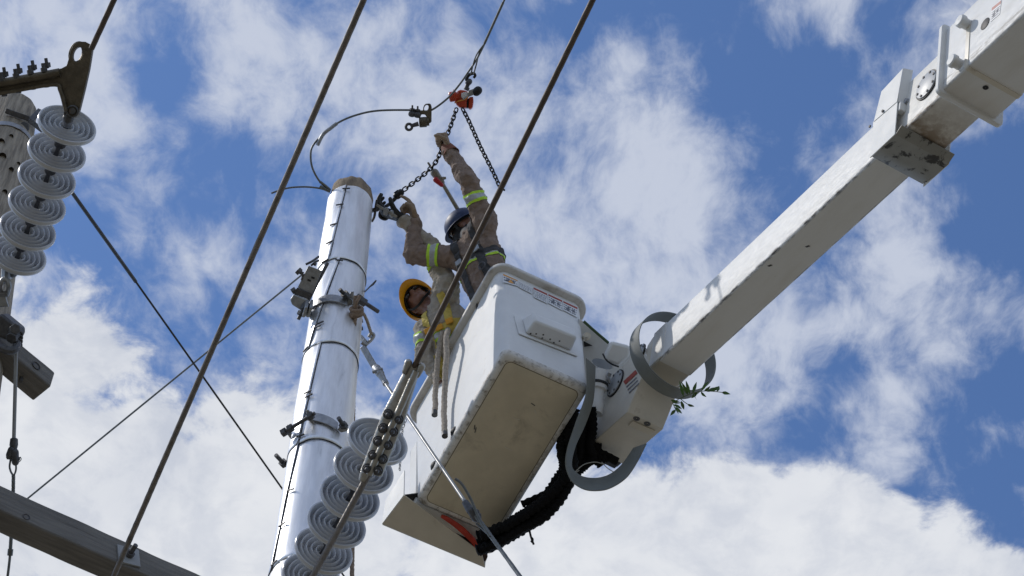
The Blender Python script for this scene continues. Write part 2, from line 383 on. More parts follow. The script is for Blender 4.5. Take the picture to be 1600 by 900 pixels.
def beam(name, label, K, ax, side, L0, L1, h, wd, m, cat='crossarm'):
    """timber from K - ax*L0 to K + ax*L1; K is the lower front edge"""
    up = ax.cross(side).normalized(); up = up if up.z > 0 else -up
    M_ = frame(K - ax * L0, ax, side, up if ax.cross(side).dot(up) > 0 else -up)
    root = thing(name, label, cat, M_)
    mb = MB(); n = 60; rings = []
    for k in range(n + 1):
        c = K + ax * (-L0 + (L0 + L1) * k / n); j = [noise.noise(V((k * .3, i * 5.1, 2))) * .003 for i in range(4)]
        rings.append([c + side * j[0] + up * j[1], c + side * (wd + j[2]) + up * j[1], c + side * (wd + j[2]) + up * (h + j[3]), c + side * j[0] + up * (h + j[3])])
    obj('timber', mb.loft(rings), m, root, 50, bevel=.008)
    return root, up
K = P(79.5, 604.6, 10.0); K2 = PZ(24.5, 559, K.z); ax = (K - K2).normalized(); W_ = PZ(56, 630, K.z) - K
side = (W_ - ax * W_.dot(ax)); wd = min(.15, side.length); side.normalize()
ra, upv = beam('wooden_crossarm', 'short dark wooden crossarm end under the left insulator string', K, ax, side, 1.9, 0, .115, wd, ARMW)
UX = dict(K=K, ax=ax, side=side, up=upv)
p = hit(56, 572, K, side) ; mb = MB(); mb.lathe([(.022, -.004), (.020, 0), (.012, .001), (.012, .02), (.002, .02)], p - side * .001, side, 14)
obj('bolt_hole', mb, DARKST, ra)
mb = MB(); p = K + ax * -.12 + side * .06; mb.cyl(p + V((0, 0, .0)), p - V((0, 0, .03)), .009, n=6); obj('bolt_end', mb, DARKST, ra)
# saddle casting, eye bolt and shackle on the arm
rh = thing('dead_end_fitting', 'grey cast shackle and saddle bolting left insulator string to the crossarm', 'shackle', P(18, 535, 9.85))
pts = [P(x, y, 9.78) for x, y in ((-18, 500), (2, 489), (31, 513), (27, 528), (14, 533), (-2, 527), (-18, 524))]
obj('saddle_block', MB().prism(pts, FW * .13), DARKST, rh, bevel=.012)
mb = MB(); mb.cyl(P(21, 526, 9.72), P(33, 517, 9.80), .020, n=10); mb.cyl(P(17, 529, 9.70), P(21, 526, 9.72), .027, n=6); mb.cyl(P(24, 514, 9.7), P(20, 517, 9.78), .025, n=6)
for k in range(4): q = P(32, 520, 9.76).lerp(P(30, 543, 9.76), k / 4); mb.cyl(q, q + V((0, 0, -.012)), .016, n=6)
obj('clamp_bolt', mb, DARKST, rh, bevel=.003)
mb = MB(); mb.tube(spline([P(-8, 530, 9.7), P(2, 543, 9.66), P(14, 548, 9.66), P(24, 545, 9.68), P(27, 536, 9.74)], 6), .018, 8); obj('eye_casting', mb, DARKST, rh)
mb = MB(); mb.tube(spline([P(1, 462, 9.95), P(1, 445, 9.9), P(5, 437, 9.9), P(11, 438, 9.9), P(14, 447, 9.9), P(10, 461, 9.95)], 6), .0125, 8); mb.cyl(P(-2, 459, 9.93), P(13, 459, 9.93), .014, n=6)
mb.cyl(P(10, 408, 9.98), P(8, 440, 9.92), .02, n=8); obj('shackle', mb, STEEL, rh)
obj('yoke_plate', MB().prism([P(x, y, 9.93) for x, y in ((2, 458), (7, 458), (13, 479), (-16, 481))], FW * .02), STEEL, rh, bevel=.003)

K = P(0, 797, 9.2); K2 = PZ(230, 900, K.z); ax = (K2 - K).normalized(); W_ = PZ(0, 838, K.z) - K
side = (W_ - ax * W_.dot(ax)); wd = side.length; side.normalize()
rb, upv = beam('wooden_crossarm', 'long grey wooden crossarm slanting across the bottom left corner', K, ax, side, .75, 2.3, .15, wd * .9, ARMW)
LX = dict(K=K, ax=ax, side=side, up=upv)
def onarm(x, y): return hit(x, y, LX['K'], LX['side'])
q = [onarm(x, y) for x, y in ((177, 859), (195, 857), (224, 881), (204, 884))]; cc = sum(q, V()) / 4
e1 = (q[2] - q[1]); mb = MB(); mb.box(cc - LX['side'] * .005, (LX['ax'] + LX['up'] * .25).normalized() * .05, (LX['up'] - LX['ax'] * .25).normalized() * .05, LX['side'] * .005); pw_ = obj('square_washer', mb, ROD, rb, bevel=.002)
mb = MB(); mb.cyl(cc - LX['side'] * .01, cc - LX['side'] * .03, .02, n=6); mb.cyl(cc - LX['side'] * .03, cc - LX['side'] * .075, .011, n=10); obj('nut', mb, DARKST, pw_, bevel=.002)
p = onarm(41, 808); mb = MB(); mb.lathe([(.016, -.003), (.014, 0), (.010, .0), (.010, .02), (.002, .02)], p, LX['side'], 14); obj('bolt_hole', mb, DARKST, rb)

# ------------------------------------------------------------------ insulator strings
SHELL = [(.034, -.052), (.050, -.048), (.085, -.034), (.112, -.018), (.124, -.008), (.1280, .000), (.1275, .009), (.1245, .014), (.119, .014), (.1155, .008), (.112, -.014), (.108, -.020),
         (.1035, -.014), (.1005, .009), (.0975, .012), (.0945, .009), (.091, -.018), (.086, -.023), (.081, -.016), (.078, .008), (.075, .011), (.072, .008), (.0685, -.019),
         (.063, -.024), (.058, -.016), (.055, .007), (.052, .010), (.049, .007), (.0455, -.020), (.040, -.024), (.0355, -.014), (.033, .004), (.030, .006), (.027, .003), (.022, -.020), (.012, -.022)]
CAP = [(.004, -.112), (.021, -.112), (.025, -.106), (.027, -.094), (.033, -.082), (.040, -.070), (.043, -.056), (.044, -.046), (.034, -.044)]
PIN = [(.013, -.018), (.011, -.008), (.0095, .012), (.0095, .044), (.015, .048), (.016, .056), (.010, .062)]
def through(c0, x, y, L):
    lo, hi = 8.0, 14.0
    lo = (c0 - CAM).dot(FW)
    for _ in range(50):
        m_ = (lo + hi) / 2
        if (P(x, y, m_) - c0).length < L: lo = m_
        else: hi = m_
    return (c0 - P(x, y, lo)).normalized()
def string(label, c0, A, n, group, tail, sp_=.152):
    r = thing('insulator_string', label, 'insulator', c0, group)
    proto = None
    for k in range(n):
        c = c0 - A * (sp_ * k); A_ = (A + V((random.uniform(-1, 1), random.uniform(-1, 1), random.uniform(-1, 1))) * .022).normalized()
        for nm, pr, m, seg in (('porcelain_disc', SHELL, PORC, 56), ('steel_cap', CAP, DARKST, 20), ('pin', PIN, DARKST, 12)):
            mb = MB().lathe(pr, c, A_, seg, nm != 'porcelain_disc'); o = obj(nm, mb, m, r if nm == 'porcelain_disc' else d_, 50)
            if nm == 'porcelain_disc': d_ = o
    e = c0 - A * (sp_ * n - .03)
    obj('ball_link', MB().cyl(e, tail, .014, n=10), STEEL, r)
    return r
def axis(ix, iy, th):
    k = V((ix, iy)).normalized(); return (RX * k.x - UP * k.y) * math.sin(rad(th)) - FW * math.cos(rad(th))
CL = P(104, 197, 9.56); AL = through(CL, 28, 400, .76)
string('string of grey porcelain disc insulators in front of the wooden pole', CL, AL, 6, 'strain insulator strings', P(9, 432, 10.0))
CR = P(589, 691, 8.95); AR = through(CR, 485, 902, .83)
string('string of grey porcelain disc insulators in front of the metal-clad pole', CR, AR, 7, 'strain insulator strings', CR - AR * 1.34, .166)

# ------------------------------------------------------------------ line conductors and their clamps
VH = V((-math.sin(rad(23.4)), math.cos(rad(23.4)), 0))      # heading of the span
def conductor(name, label, a, b, r, m, back, grp=None, fore=0.0):
    """straight wire through a and b, carried on past b by back metres and past a by fore"""
    t = (b - a).normalized(); a2 = a - t * fore; b2 = b + t * back; L = (b2 - a2).length; n = int(min(L, 9) / .02)
    pts = line(a2, a2 + t * min(L, 9), n) + ([b2] if L > 9 else [])
    o = obj(name, MB().tube(pts, r, 20, lobes=8, pitch=.22, amp=.16), m, smooth=60)
    return tag(o, label, 'wire', grp)
aR = P(646, 575, 8.72); bR = PZ(927, -2, aR.z + .06)
conductor('conductor_wire', 'thick brown wire crossing in front of both workers to the bolted clamp', aR, bR, .0115, WIRED, 14, 'line conductors')
aM = P(178, 900, 8.9); bM = PZ(568, 0, aM.z + .02)
conductor('conductor_wire', 'thick grey wire crossing the picture left of the metal-clad pole', aM, bM, .0115, WIREM, 14, 'line conductors', 1.3)
aL = P(143, 76, 9.2); bL = PZ(178, 0, aL.z + .01)
conductor('conductor_wire', 'thick dark wire running up from the bronze clamp at the top left', aL, bL, .0125, WIRED, 14, 'line conductors')

# bolted aluminium strain clamp on the right-hand string
rc = thing('strain_clamp', 'bolted aluminium strain clamp joining wire to the right insulator string', 'wire clamp', P(610, 660, 8.7))
def cl(x, y, d=8.72): return P(x, y, d)
mouth0, mouth1 = cl(637, 567), cl(658, 573); foot0, foot1 = cl(562, 736), cl(597, 746)
mid0, mid1 = cl(598, 643), cl(634, 655)
def halfpipe(a, b, k, dep):
    c = (a + b) / 2; u = (b - a) / 2; return [c + u * math.cos(t) * k + FW * (.5 - .9 * math.sin(t)) * dep for t in [math.pi * i / 10 for i in range(11)]]
mb = MB(); rings = []
for t in [i / 24 for i in range(25)]:
    if t < .45: s = t / .45; a, b = mouth0.lerp(mid0, s), mouth1.lerp(mid1, s)
    else: s = (t - .45) / .55; a, b = mid0.lerp(foot0, s), mid1.lerp(foot1, s)
    rings.append(halfpipe(a, b, 1.0 + (.18 * math.exp(-(t / .05) ** 2)), .030))
obj('body', mb.loft(rings), ALU, rc, 60, bevel=.004)
obj('keeper_rib', MB().tube(spline([cl(650, 580, 8.69), cl(622, 645, 8.685), cl(596, 700, 8.685), cl(577, 742, 8.69)], 8), .014, 10), ALU, rc)
for x, y in ((638, 567), (658.5, 573)):
    mb = MB(); mb.capsule(cl(x, y, 8.71), cl(x - 6, y + 14, 8.71), .016, .010); obj('mouth_lobe', mb, ALU, rc)
for x, y in ((606.5, 647), (598.7, 669), (590.6, 689), (582.8, 711), (574, 732), (622.6, 655), (614.6, 674), (606, 695), (598, 717), (590.6, 735)):
    mb = MB(); a = cl(x, y, 8.70); mb.cyl(a, a - FW * .030, .0165, n=6); mb.cyl(a - FW * .030, a - FW * .062, .0095, .006, n=8)
    mb.cyl(a, a - FW * .004, .021, n=14); obj('clamp_nut', mb, DARKST, rc, bevel=.002)
mb = MB(); mb.cyl(cl(571, 738), cl(566, 752), .021, .016, n=12); obj('collar', mb, ALU, rc, bevel=.003)
mb = MB(); mb.cyl(cl(600, 668, 8.8), CR + AR * .05, .012, n=10); mb.cyl(cl(594, 676, 8.82), cl(607, 680, 8.82), .02, n=8); obj('clevis', mb, STEEL, rc)
pts = spline([cl(578, 736), cl(571, 750), cl(545, 798, 8.7), cl(510, 862, 8.66), cl(480, 916, 8.62), cl(440, 990, 8.6), cl(405, 1080, 8.7)], 26)
tag(obj('jumper_cable', MB().tube(pts, .0135, 24, lobes=7, pitch=.16, amp=.22), WIREM, smooth=60), 'twisted strand jumper cable running down from the bolted clamp over the discs', 'cable')

# bronze strain clamp with ring at the upper left
rc = thing('strain_clamp', 'dark bronze strain clamp with lifting ring above the left insulator string', 'wire clamp', P(110, 130, 9.3))
zc = lambda x, y, d=9.25: P(x / 2.8125, y / 2.8125, d)
out = [zc(x, y) for x, y in ((-120, 378), (0, 352), (100, 333), (200, 312), (270, 300), (292, 288), (300, 262), (310, 222), (322, 195), (345, 182), (375, 183), (400, 196), (405, 220), (392, 300), (372, 390), (352, 470), (344, 500), (332, 514), (312, 516), (294, 506),
        (286, 480), (272, 420), (262, 385), (250, 370), (230, 366), (150, 380), (0, 412), (-120, 438))]
hole = [zc(341 + 22 * math.cos(t) + 6 * math.sin(t), 238 - 33 * math.sin(t)) for t in angs(18)]
hole2 = [zc(318 + 9 * math.cos(t), 488 - 9 * math.sin(t)) for t in angs(10)]
obj('body', plate(out, [hole, hole2], FW * .034), BRONZE, rc, 50, bevel=.007)
mb = MB(); mb.tube(spline([zc(-120, 385, 9.235), zc(100, 348, 9.235), zc(262, 318, 9.235)], 8), .018, 10); mb.tube(spline([zc(-120, 430, 9.24), zc(60, 400, 9.24), zc(235, 372, 9.24), zc(266, 400, 9.24), zc(290, 490, 9.24)], 8), .009, 8)
obj('rib', mb, BRONZE, rc)
mb = MB(); mb.tube([zc(341 + 29 * math.cos(t) + 7 * math.sin(t), 236 - 44 * math.sin(t), 9.265) for t in angs(24)] + [zc(370, 236, 9.265)], .011, 8); obj('ring_bead', mb, BRONZE, rc)
for k, (x, y) in enumerate(((10, 340), (72, 325), (135, 310), (195, 300))):
    for dx, dy, d in ((0, 0, 9.23), (14, -22, 9.30)):
        mb = MB(); mb.cyl(zc(x + dx, y + dy + 22, d), zc(x + dx - 8, y + dy - 22, d), .0075, n=8); mb.cyl(zc(x + dx, y + dy + 18, d), zc(x + dx - 3, y + dy - 2, d), .0145, n=6); m2 = MB(); m2.cyl(zc(x + dx + 8, y + dy + 66, d + .02), zc(x + dx + 10, y + dy + 84, d + .02), .012, n=8); obj('u_bolt_tip', m2, DARKST, rc)
        obj('u_bolt_end', mb, DARKST, rc)
mb = MB(); mb.cyl(zc(318, 488, 9.22), zc(318, 488, 9.32), .014, n=10); mb.lathe([(.020, 0), (.026, .004), (.020, .010)], zc(318, 488, 9.238), FW, 14); obj('pin', mb, DARKST, rc)
mb = MB(); mb.cyl(zc(305, 500, 9.29), CL + AL * .04, .024, .016, n=10); mb.capsule(zc(300, 520, 9.3), zc(295, 545, 9.38), .024, .018); obj('socket_eye', mb, DARKST, rc)

# ------------------------------------------------------------------ lone stays and cables
tag(obj('overhead_cable', MB().tube(line(P(62, 230, 11.85), P(212, 440, 13.2), 6), .011, 8).tube(line(P(210, 437, 13.18), P(560, 932, 15.2), 20) + [P(900, 1412, 17.5)], .0065, 8), BLACKC),
    'thin black cable falling from wooden pole to behind the metal-clad pole', 'cable')
g0, g1 = P(471, 430, 14.75), P(38, 783, 13.6); gt = g1 - g0
tag(obj('guy_wire', MB().tube([g0 + gt * t for t in (0, .2, .4, .6, .8, 1, 2, 3.2)], .0062, 8), GUY), 'thin dark stay wire running from steel bracket down to lower left', 'wire')

rg = thing('guy_assembly', 'pale rod with wire grip hanging below the short crossarm at left edge', 'guy wire', P(18, 900, 9.5))
obj('rod', MB().cyl(P(25.5, 540, 9.72), P(21.5, 692, 9.66), .0085, n=12), ROD, rg)
mb = MB(); mb.lathe([(.010, -.03), (.017, -.025), (.019, 0), (.013, .03), (.010, .05)], P(21.5, 695, 9.66), P(20.5, 715, 9.65) - P(21.5, 695, 9.66), 12); obj('end_ferrule', mb, DARKST, rg)
mb = MB(); mb.capsule(P(15, 711, 9.65), P(18, 703, 9.65), .016); mb.capsule(P(24, 722, 9.65), P(23, 707, 9.65), .016, .018); mb.cyl(P(12, 715, 9.65), P(31, 717, 9.65), .008, n=8); mb.cyl(P(13, 712, 9.65), P(15, 716, 9.65), .014, n=6); obj('clevis', mb, DARKST, rg)
mb = MB()
for s in (-1, 1): mb.tube(spline([P(20 + s * 3, 716, 9.65), P(20 + s * 5, 728, 9.65), P(20.5 + s * 4, 736, 9.65), P(21, 748, 9.64), P(20, 780, 9.63)], 6), .0045, 6)
mb.tube(spline([P(32, 714, 9.65), P(33, 718, 9.66), P(29, 722, 9.66), P(26, 718, 9.66)], 5), .002, 5)
obj('wire_loop', mb, GUY, rg)
mb = MB(); mb.tube(spline([P(21, 742, 9.64), P(20, 790, 9.62), P(16, 862, 9.58)], 30), .0085, 14, lobes=5, pitch=.1, amp=.3); mb.cyl(P(16.5, 858, 9.58), P(15.5, 868, 9.58), .012, n=10)
mb.tube(spline([P(16, 864, 9.58), P(12, 900, 9.56), P(-4, 1020, 9.5), P(-90, 1700, 8.6)], 8), .006, 8); obj('wire_grip', mb, GUY, rg)

# ------------------------------------------------------------------ metal-clad pole
TOP = P(549.5, 300, 15.4); PX0, PY0 = TOP.x, TOP.y
def pr_(z): return .149 + .0075 * (TOP.z - z)
def on_pole(px, py, out=0.0):
    d = ray(px, py); z = TOP.z
    for _ in range(8):
        r = pr_(z) + out; mx, my = CAM.x - PX0, CAM.y - PY0
        a, b, c = d.x ** 2 + d.y ** 2, 2 * (d.x * mx + d.y * my), mx * mx + my * my - r * r
        t = (-b - math.sqrt(max(0, b * b - 4 * a * c))) / (2 * a); z = CAM.z + d.z * t
    return CAM + d * t
def pang(p): return math.atan2(p.y - PY0, p.x - PX0)
def pcyl(a, z, r): return V((PX0 + r * math.cos(a), PY0 + r * math.sin(a), z))
rp = thing('metal_clad_pole', 'tall utility pole wrapped in shiny sheet metal with brown wooden top', 'utility pole', V((PX0, PY0, 0)))
zt = on_pole(547, 290).z
mb = MB(); rings = []
for s, k in [(.200, .12), (.204, .35), (.198, .60), (.182, .82), (.150, .95), (.09, 1.0), (.0, 1.0), (-.05, .985)] + [(-.5 - j, .985) for j in range(16)]:
    ring = []
    for q in angs(60):
        n_ = noise.noise(V((math.cos(q) * 2.2, math.sin(q) * 2.2, s * 7))) * .012 + noise.noise(V((math.cos(q) * 9, math.sin(q) * 9, s * 5))) * .006 if s > -.04 else 0
        nz = noise.noise(V((math.cos(q) * 3 * k, math.sin(q) * 3 * k, 9))) * .022 if s > 0 else 0
        ring.append(pcyl(q, max(-.3, zt + s + nz), pr_(zt + s) * k + n_ - .004))
    rings.append(ring)
obj('wooden_core', mb.loft(rings), WOODT, rp, 60)
SEAMS = [((541, 293), (515, 404), (547, 290), (541, 404)), ((531, 411), (487, 528), (541, 404), (514, 533)), ((502, 540), (470, 676), (514, 533), (489, 685)), ((467, 697), (428, 884), (489, 685), (462, 868)), ((455, 880), (420, 1010), (462, 868), (440, 1010))]
STAP = [[(541, 295), (531, 320), (521, 351), (515, 379), (508, 408)], [(530, 407), (496, 511), (478, 546)], [(500, 505), (481, 613), (470, 681)], [(482, 619), (454, 766), (441, 820), (429, 880)], []]
for k, (s0, s1, t0, t1) in enumerate(SEAMS):
    z0, z1 = on_pole(*t0).z, on_pole(*t1).z - .012
    if k == 4: z1 = .3
    p0, p1 = on_pole(*s0), on_pole(*s1); a0, a1 = pang(p0), pang(p1)
    mb = MB(); n = 72; m_ = 26 if k < 4 else 10; ang_ = lambda t: a0 + (a1 - a0) * t
    for i in range(m_ + 1):
        t = i / m_; z = z0 + (z1 - z0) * t
        for j in range(n + 1):
            f_ = j / n; q = ang_(t if k < 4 else min(1, t * 3)) - f_ * (2 * math.pi + .10)
            edge = max(0, 1 - f_ * 2 * math.pi / .22)             # free edge of the wrap curls out
            lift = .005 + edge ** 2 * (.006 + .005 * noise.noise(V((k * 3.3, t * 5, 1)))) - f_ * .004
            lip = max(0, (t - .92) / .08) * (.001 + .003 * max(0, noise.noise(V((math.cos(q) * 2, math.sin(q) * 2, k * 4)))) * 2)
            buck = noise.noise(V((math.cos(q) * 2.4, math.sin(q) * 2.4, z * 2.2))) * .0035
            mb.v.append(pcyl(q, z + (noise.noise(V((math.cos(q) * 3, math.sin(q) * 3, k))) * .006 if i == m_ else 0), pr_(z) + lift + lip + buck + t * .003))
    for i in range(m_):
        for j in range(n): a = i * (n + 1) + j; mb.f.append((a, a + 1, a + n + 2, a + n + 1))
    sh = obj('metal_sheet', mb, CLADM, rp, 40, solid=.0016)
    if k < 4:
        obj('seam_shade', MB().tube([pcyl(ang_(t) + .012, z0 + (z1 - z0) * t, pr_(z0 + (z1 - z0) * t) + .004 + .002 * noise.noise(V((k, t * 6, 3)))) for t in [i / 24 for i in range(25)]], .0030, 6, rf=lambda t: .75 + .5 * noise.noise(V((t * 14, k * 3.1, 0)))), RUBBER_AND_GAPS, sh)  # dark tube standing in for the shade inside the lapped seam
        obj('joint_shade', MB().tube([pcyl(q, z1 - .003 + noise.noise(V((math.cos(q) * 3, math.sin(q) * 3, k))) * .006, pr_(z1) + .005) for q in angs(60)] + [pcyl(0, z1 - .003 + noise.noise(V((3, 0, k))) * .006, pr_(z1) + .005)], .0026, 6), RUBBER_AND_GAPS, sh)  # dark ring standing in for the shade under the sheet's lower edge
    for x, y in STAP[k]:
        p = on_pole(x, y, .012); q = pang(p); t_ = V((-math.sin(q), math.cos(q), 0)); r_ = V((math.cos(q), math.sin(q), 0))
        d = (t_ + V((0, 0, random.uniform(-.35, .1)))).normalized()
        mb = MB(); mb.box(p + r_ * .003, d * .026, r_ * .004, d.cross(r_) * .0035); obj('staple', mb, DARKST, sh)

def band(px_pts, h, label=None):
    """steel strap hugging the pole through photo points"""
    ps = [on_pole(x, y, .016) for x, y in px_pts]; A = [pang(p) for p in ps]; Z = [p.z for p in ps]
    mb = MB(); rings = []; n = 30
    zc_ = sum(Z) / len(Z)
    for i in range(n + 1):
        t = i / n * (len(A) - 1); k = min(int(t), len(A) - 2); u = t - k; q = A[k] + (A[k + 1] - A[k]) * u; z = Z[k] + (Z[k + 1] - Z[k]) * u
        r = pr_(z) + .014
        rings.append([pcyl(q, z - h / 2, r), pcyl(q, z - h / 2, r + .008), pcyl(q, z + h / 2, r + .008), pcyl(q, z + h / 2, r)])
    return obj('pole_band', mb.loft(rings), STEEL, rp, 40, bevel=.002)
b1 = band([(487, 481), (500, 470), (515, 466), (530, 468), (542, 473)], .075)
mb = MB()
for x, y in ((476, 482), (483, 482)): mb.box(on_pole(488, 482, .05) + (P(x, y, 14.6) - P(486, 482, 14.6)), RX * .010, V((0, 0, 1)) * .045, V((.3, -1, .2)).normalized() * .035)
obj('band_ear', mb, STEEL, b1, bevel=.004)
def dz(p): return (p - CAM).dot(FW)
d1 = dz(on_pole(500, 470, .03))
mb = MB(); a, b = P(512, 411, d1 + .06), P(466, 499, d1 - .06); mb.cyl(a, b, .0115, n=10)
for t in (.74, .80, .90): c = a.lerp(b, t); e = (b - a).normalized() * .012; mb.cyl(c - e, c + e, .026, n=6)
obj('through_bolt', mb, DARKST, b1)
mb = MB(); a, b = P(531, 452, d1 - .02), P(552, 476, d1 + .06); mb.cyl(a, b, .0125, n=10); c = P(540, 461, d1); e = (b - a).normalized() * .018; mb.cyl(c - e, c + e, .027, n=6)
a, b = P(556, 464, d1 + .1), P(591, 487, d1 + .2); mb.cyl(a, b, .0135, n=10); c = a.lerp(b, .3); e = (b - a).normalized() * .02; mb.cyl(c - e, c + e, .029, n=6); c = a.lerp(b, .12); mb.cyl(c - e * .6, c + e * .6, .032, n=6)
obj('through_bolt', mb, DARKST, b1)
mb = MB(); mb.prism([P(x, y, d1 + .02) for x, y in ((541, 474), (548, 456), (553, 455), (552, 470), (546, 480))], FW * .02); mb.lathe([(.022, 0), (.026, .006), (.016, .012), (.016, .02)], P(545.5, 472, d1), FW, 14); obj('band_ear', mb, STEEL, b1, bevel=.003)
mb = MB()
for y in (502, 514): mb.cyl(P(561, y, d1 + .2), P(567, y - 1, d1 + .2), .014, n=6)
obj('band_nut', mb, DARKST, b1)

b2 = band([(481, 651), (492, 652), (505, 655), (520, 662), (527, 668)], .080)
d2 = dz(on_pole(500, 652, .03))
mb = MB(); mb.prism([P(x, y, d2 - .02) for x, y in ((478, 641), (482, 640), (489, 650), (489, 664), (480, 655))], FW * .02)
mb.prism([P(x, y, d2 + .03) for x, y in ((449, 663), (453, 670), (456, 677), (454, 686), (446, 675))], FW * .02)
mb.prism([P(x, y, d2 - .02) for x, y in ((527, 672), (532, 664), (545, 668), (545, 673), (533, 676))], FW * .02)
obj('band_ear', mb, STEEL, b2, bevel=.003)
mb = MB(); a, b = P(443, 676, d2), P(492, 645.5, d2 - .05); mb.cyl(a, b, .0115, n=10)
for t in (.02, .22, .86): c = a.lerp(b, t); e = (b - a).normalized() * .014; mb.cyl(c - e, c + e, .026, n=6)
obj('through_bolt', mb, DARKST, b2)
for q0, q1 in (((529, 653), (538, 667)), ((431, 711), (445, 726))):
    mb = MB(); a, b = P(*q0, d2 - .06), P(*q1, d2 + .0); mb.cyl(a, b, .0125, n=10); e = (b - a); mb.cyl(a + e * .7, a + e * 1.0, .026, n=6)
    obj('through_bolt', mb, DARKST, b2)
# stand-off bracket on the left of the pole
dB = d1 - .02
pts = [P(x, y, dB) for x, y in ((482, 415), (503, 423), (488, 460), (465, 449))]
bk = obj('standoff_bracket', MB().prism(pts, FW * .012), STEEL, rp, bevel=.003)
mb = MB(); mb.prism([P(482, 415, dB), P(465, 449, dB), P(465, 449, dB + .12), P(482, 415, dB + .12)], (P(484, 415, dB) - P(482, 415, dB)))
mb.prism([P(503, 423, dB), P(488, 460, dB), P(488, 460, dB + .12), P(503, 423, dB + .12)], (P(501, 423, dB) - P(503, 423, dB))); obj('flange', mb, STEEL, bk, bevel=.003)
mb = MB(); mb.prism([P(x, y, dB - .012) for x, y in ((464, 449), (487, 458), (482, 468), (459, 459))], FW * .016); obj('cover_plate', mb, DARKST, bk, bevel=.004)
mb = MB(); mb.prism([P(x, y, dB - .02) for x, y in ((459, 459), (482, 469), (484, 489), (480, 497), (470, 485), (456, 476), (453, 468))], FW * .10); obj('shoe', mb, STEEL, bk, bevel=.008)
mb = MB()
for x, y in ((489, 434), (483, 438)): mb.box(P(x, y, dB - .001), (P(x + 2.5, y + 1, dB) - P(x, y, dB)), (P(x - .5, y + 1.4, dB) - P(x, y, dB)), FW * .003)
obj('slot', mb, RUBBER_AND_GAPS, bk)
mb = MB(); mb.cyl(P(466, 424, dB), P(474, 428, dB), .012, n=8); mb.cyl(P(465, 422, dB), P(469, 426, dB), .026, n=6); mb.cyl(P(456, 456, dB), P(462, 452, dB), .02, n=6); mb.cyl(P(474, 428, dB), P(471, 438, dB), .006, n=6); obj('bracket_bolt', mb, DARKST, bk)
mb = MB(); mb.tube(spline([P(478, 413, dB + .1), P(488, 408, dB + .1), P(498, 401, dB + .15)], 5), .008, 7); mb.tube(spline([P(486, 415, dB + .12), P(492, 410, dB + .12), P(498, 407, dB + .15)], 5), .007, 7); mb.cyl(P(491, 412, dB + .1), P(494, 414, dB + .1), .012, n=6); obj('stay_eye', mb, DARKST, bk)
mb = MB(); mb.tube(spline([on_pole(570, 456, .0), P(577, 449, d1 + .2), P(583, 443, d1 + .2), P(588, 438, d1 + .2)], 5), .005, 6); mb.tube(spline([P(578, 448, d1 + .2), P(583, 445, d1 + .2), P(587, 440, d1 + .21)], 5), .004, 6); obj('tie_wire', mb, DARKST, rp)

# rope tied round the band bolt and hanging down the pole
rr = thing('hanging_rope', 'brown rope knotted at steel band, hanging down the metal-clad pole', 'rope', P(550, 900, 12.6))
dk = d1 - .06
obj('strand', MB().tube(spline([P(556, 488, dk), P(553, 520, dk - .05), P(554, 560, dk - .12), P(552, 640, dk - .5), P(551, 720, dk - .8), P(551, 800, dk - 1.2), P(550, 900, dk - 1.7), P(546, 1100, dk - 2.4)], 40), .0135, 10, lobes=3, pitch=.09, amp=.25), ROPEB, rr, 80)
mb = MB()
for k in range(3): c = P(557, 483 + k * 5, dk); mb.tube([c + (RX * math.cos(t) * .034 + UP * (.012 * math.sin(t + k)) + FW * math.sin(t) * .03) for t in angs(14)] + [c + RX * .034 + UP * .012 * math.sin(k)], .013, 8)
mb.tube(spline([P(556, 462, dk), P(555, 474, dk), P(558, 490, dk - .01)], 5), .013, 8); mb.tube(spline([P(562, 463, dk), P(557, 472, dk - .02), P(553, 488, dk)], 5), .012, 8); obj('knot', mb, ROPEB, rr, 80)
obj('tail', MB().tube(spline([P(560, 486, dk), P(567, 489, dk), P(573, 500, dk + .02), P(577, 512, dk + .05), P(580, 521, dk + .1)], 8), .011, 8, lobes=3, pitch=.09, amp=.25), ROPE, rr, 80)

# guy rod from the pole band down across the bucket
rg = thing('guy_assembly', 'grey guy rod with steel clevises slanting from clad pole across the bucket', 'guy wire', P(740, 805, 12.5))
e0, e1 = 14.62, 12.6
mb = MB(); mb.tube(spline([P(576, 527, e0), P(580, 521, e0), P(584, 524, e0), P(580, 531, e0), P(572, 538, e0)], 5), .012, 8); mb.cyl(P(566, 534, e0), P(574, 540, e0), .02, n=6); mb.cyl(P(563, 526, e0 + .05), P(572, 536, e0), .016, n=8); obj('shackle', mb, STEEL, rg)
mb = MB(); a, b = P(566, 541, e0), P(589, 580, e0 - .15); t = (b - a).normalized(); n_ = t.cross(FW).normalized(); mb.box((a + b) / 2, t * (b - a).length / 2, n_ * .020, FW * .012); mb.box((a + b) / 2 + FW * .03, t * (b - a).length / 2, n_ * .020, FW * .004); obj('link_bar', mb, STEEL, rg, bevel=.003)
mb = MB(); mb.capsule(P(588, 576, e0 - .14), P(594, 584, e0 - .2), .030, .028); mb.cyl(P(594, 584, e0 - .2), P(602, 598, e0 - .26), .026, .016, n=12); mb.cyl(P(582, 582, e0 - .2), P(598, 576, e0 - .2), .010, n=8); mb.cyl(P(601, 596, e0 - .25), P(603, 600, e0 - .27), .021, n=12); obj('clevis', mb, STEEL, rg)
obj('rod', MB().cyl(P(602, 599, e0 - .27), P(731, 790, e1 + .05), .0105, n=14), ROD, rg)
mb = MB(); mb.cyl(P(727, 785, e1 + .06), P(736, 799, e1), .020, .024, n=12); mb.capsule(P(737, 798, e1), P(744, 808, e1), .026, .030); mb.capsule(P(745, 800, e1), P(747, 812, e1), .016); mb.cyl(P(734, 807, e1), P(752, 805, e1), .010, n=8); obj('clevis', mb, DARKST, rg)
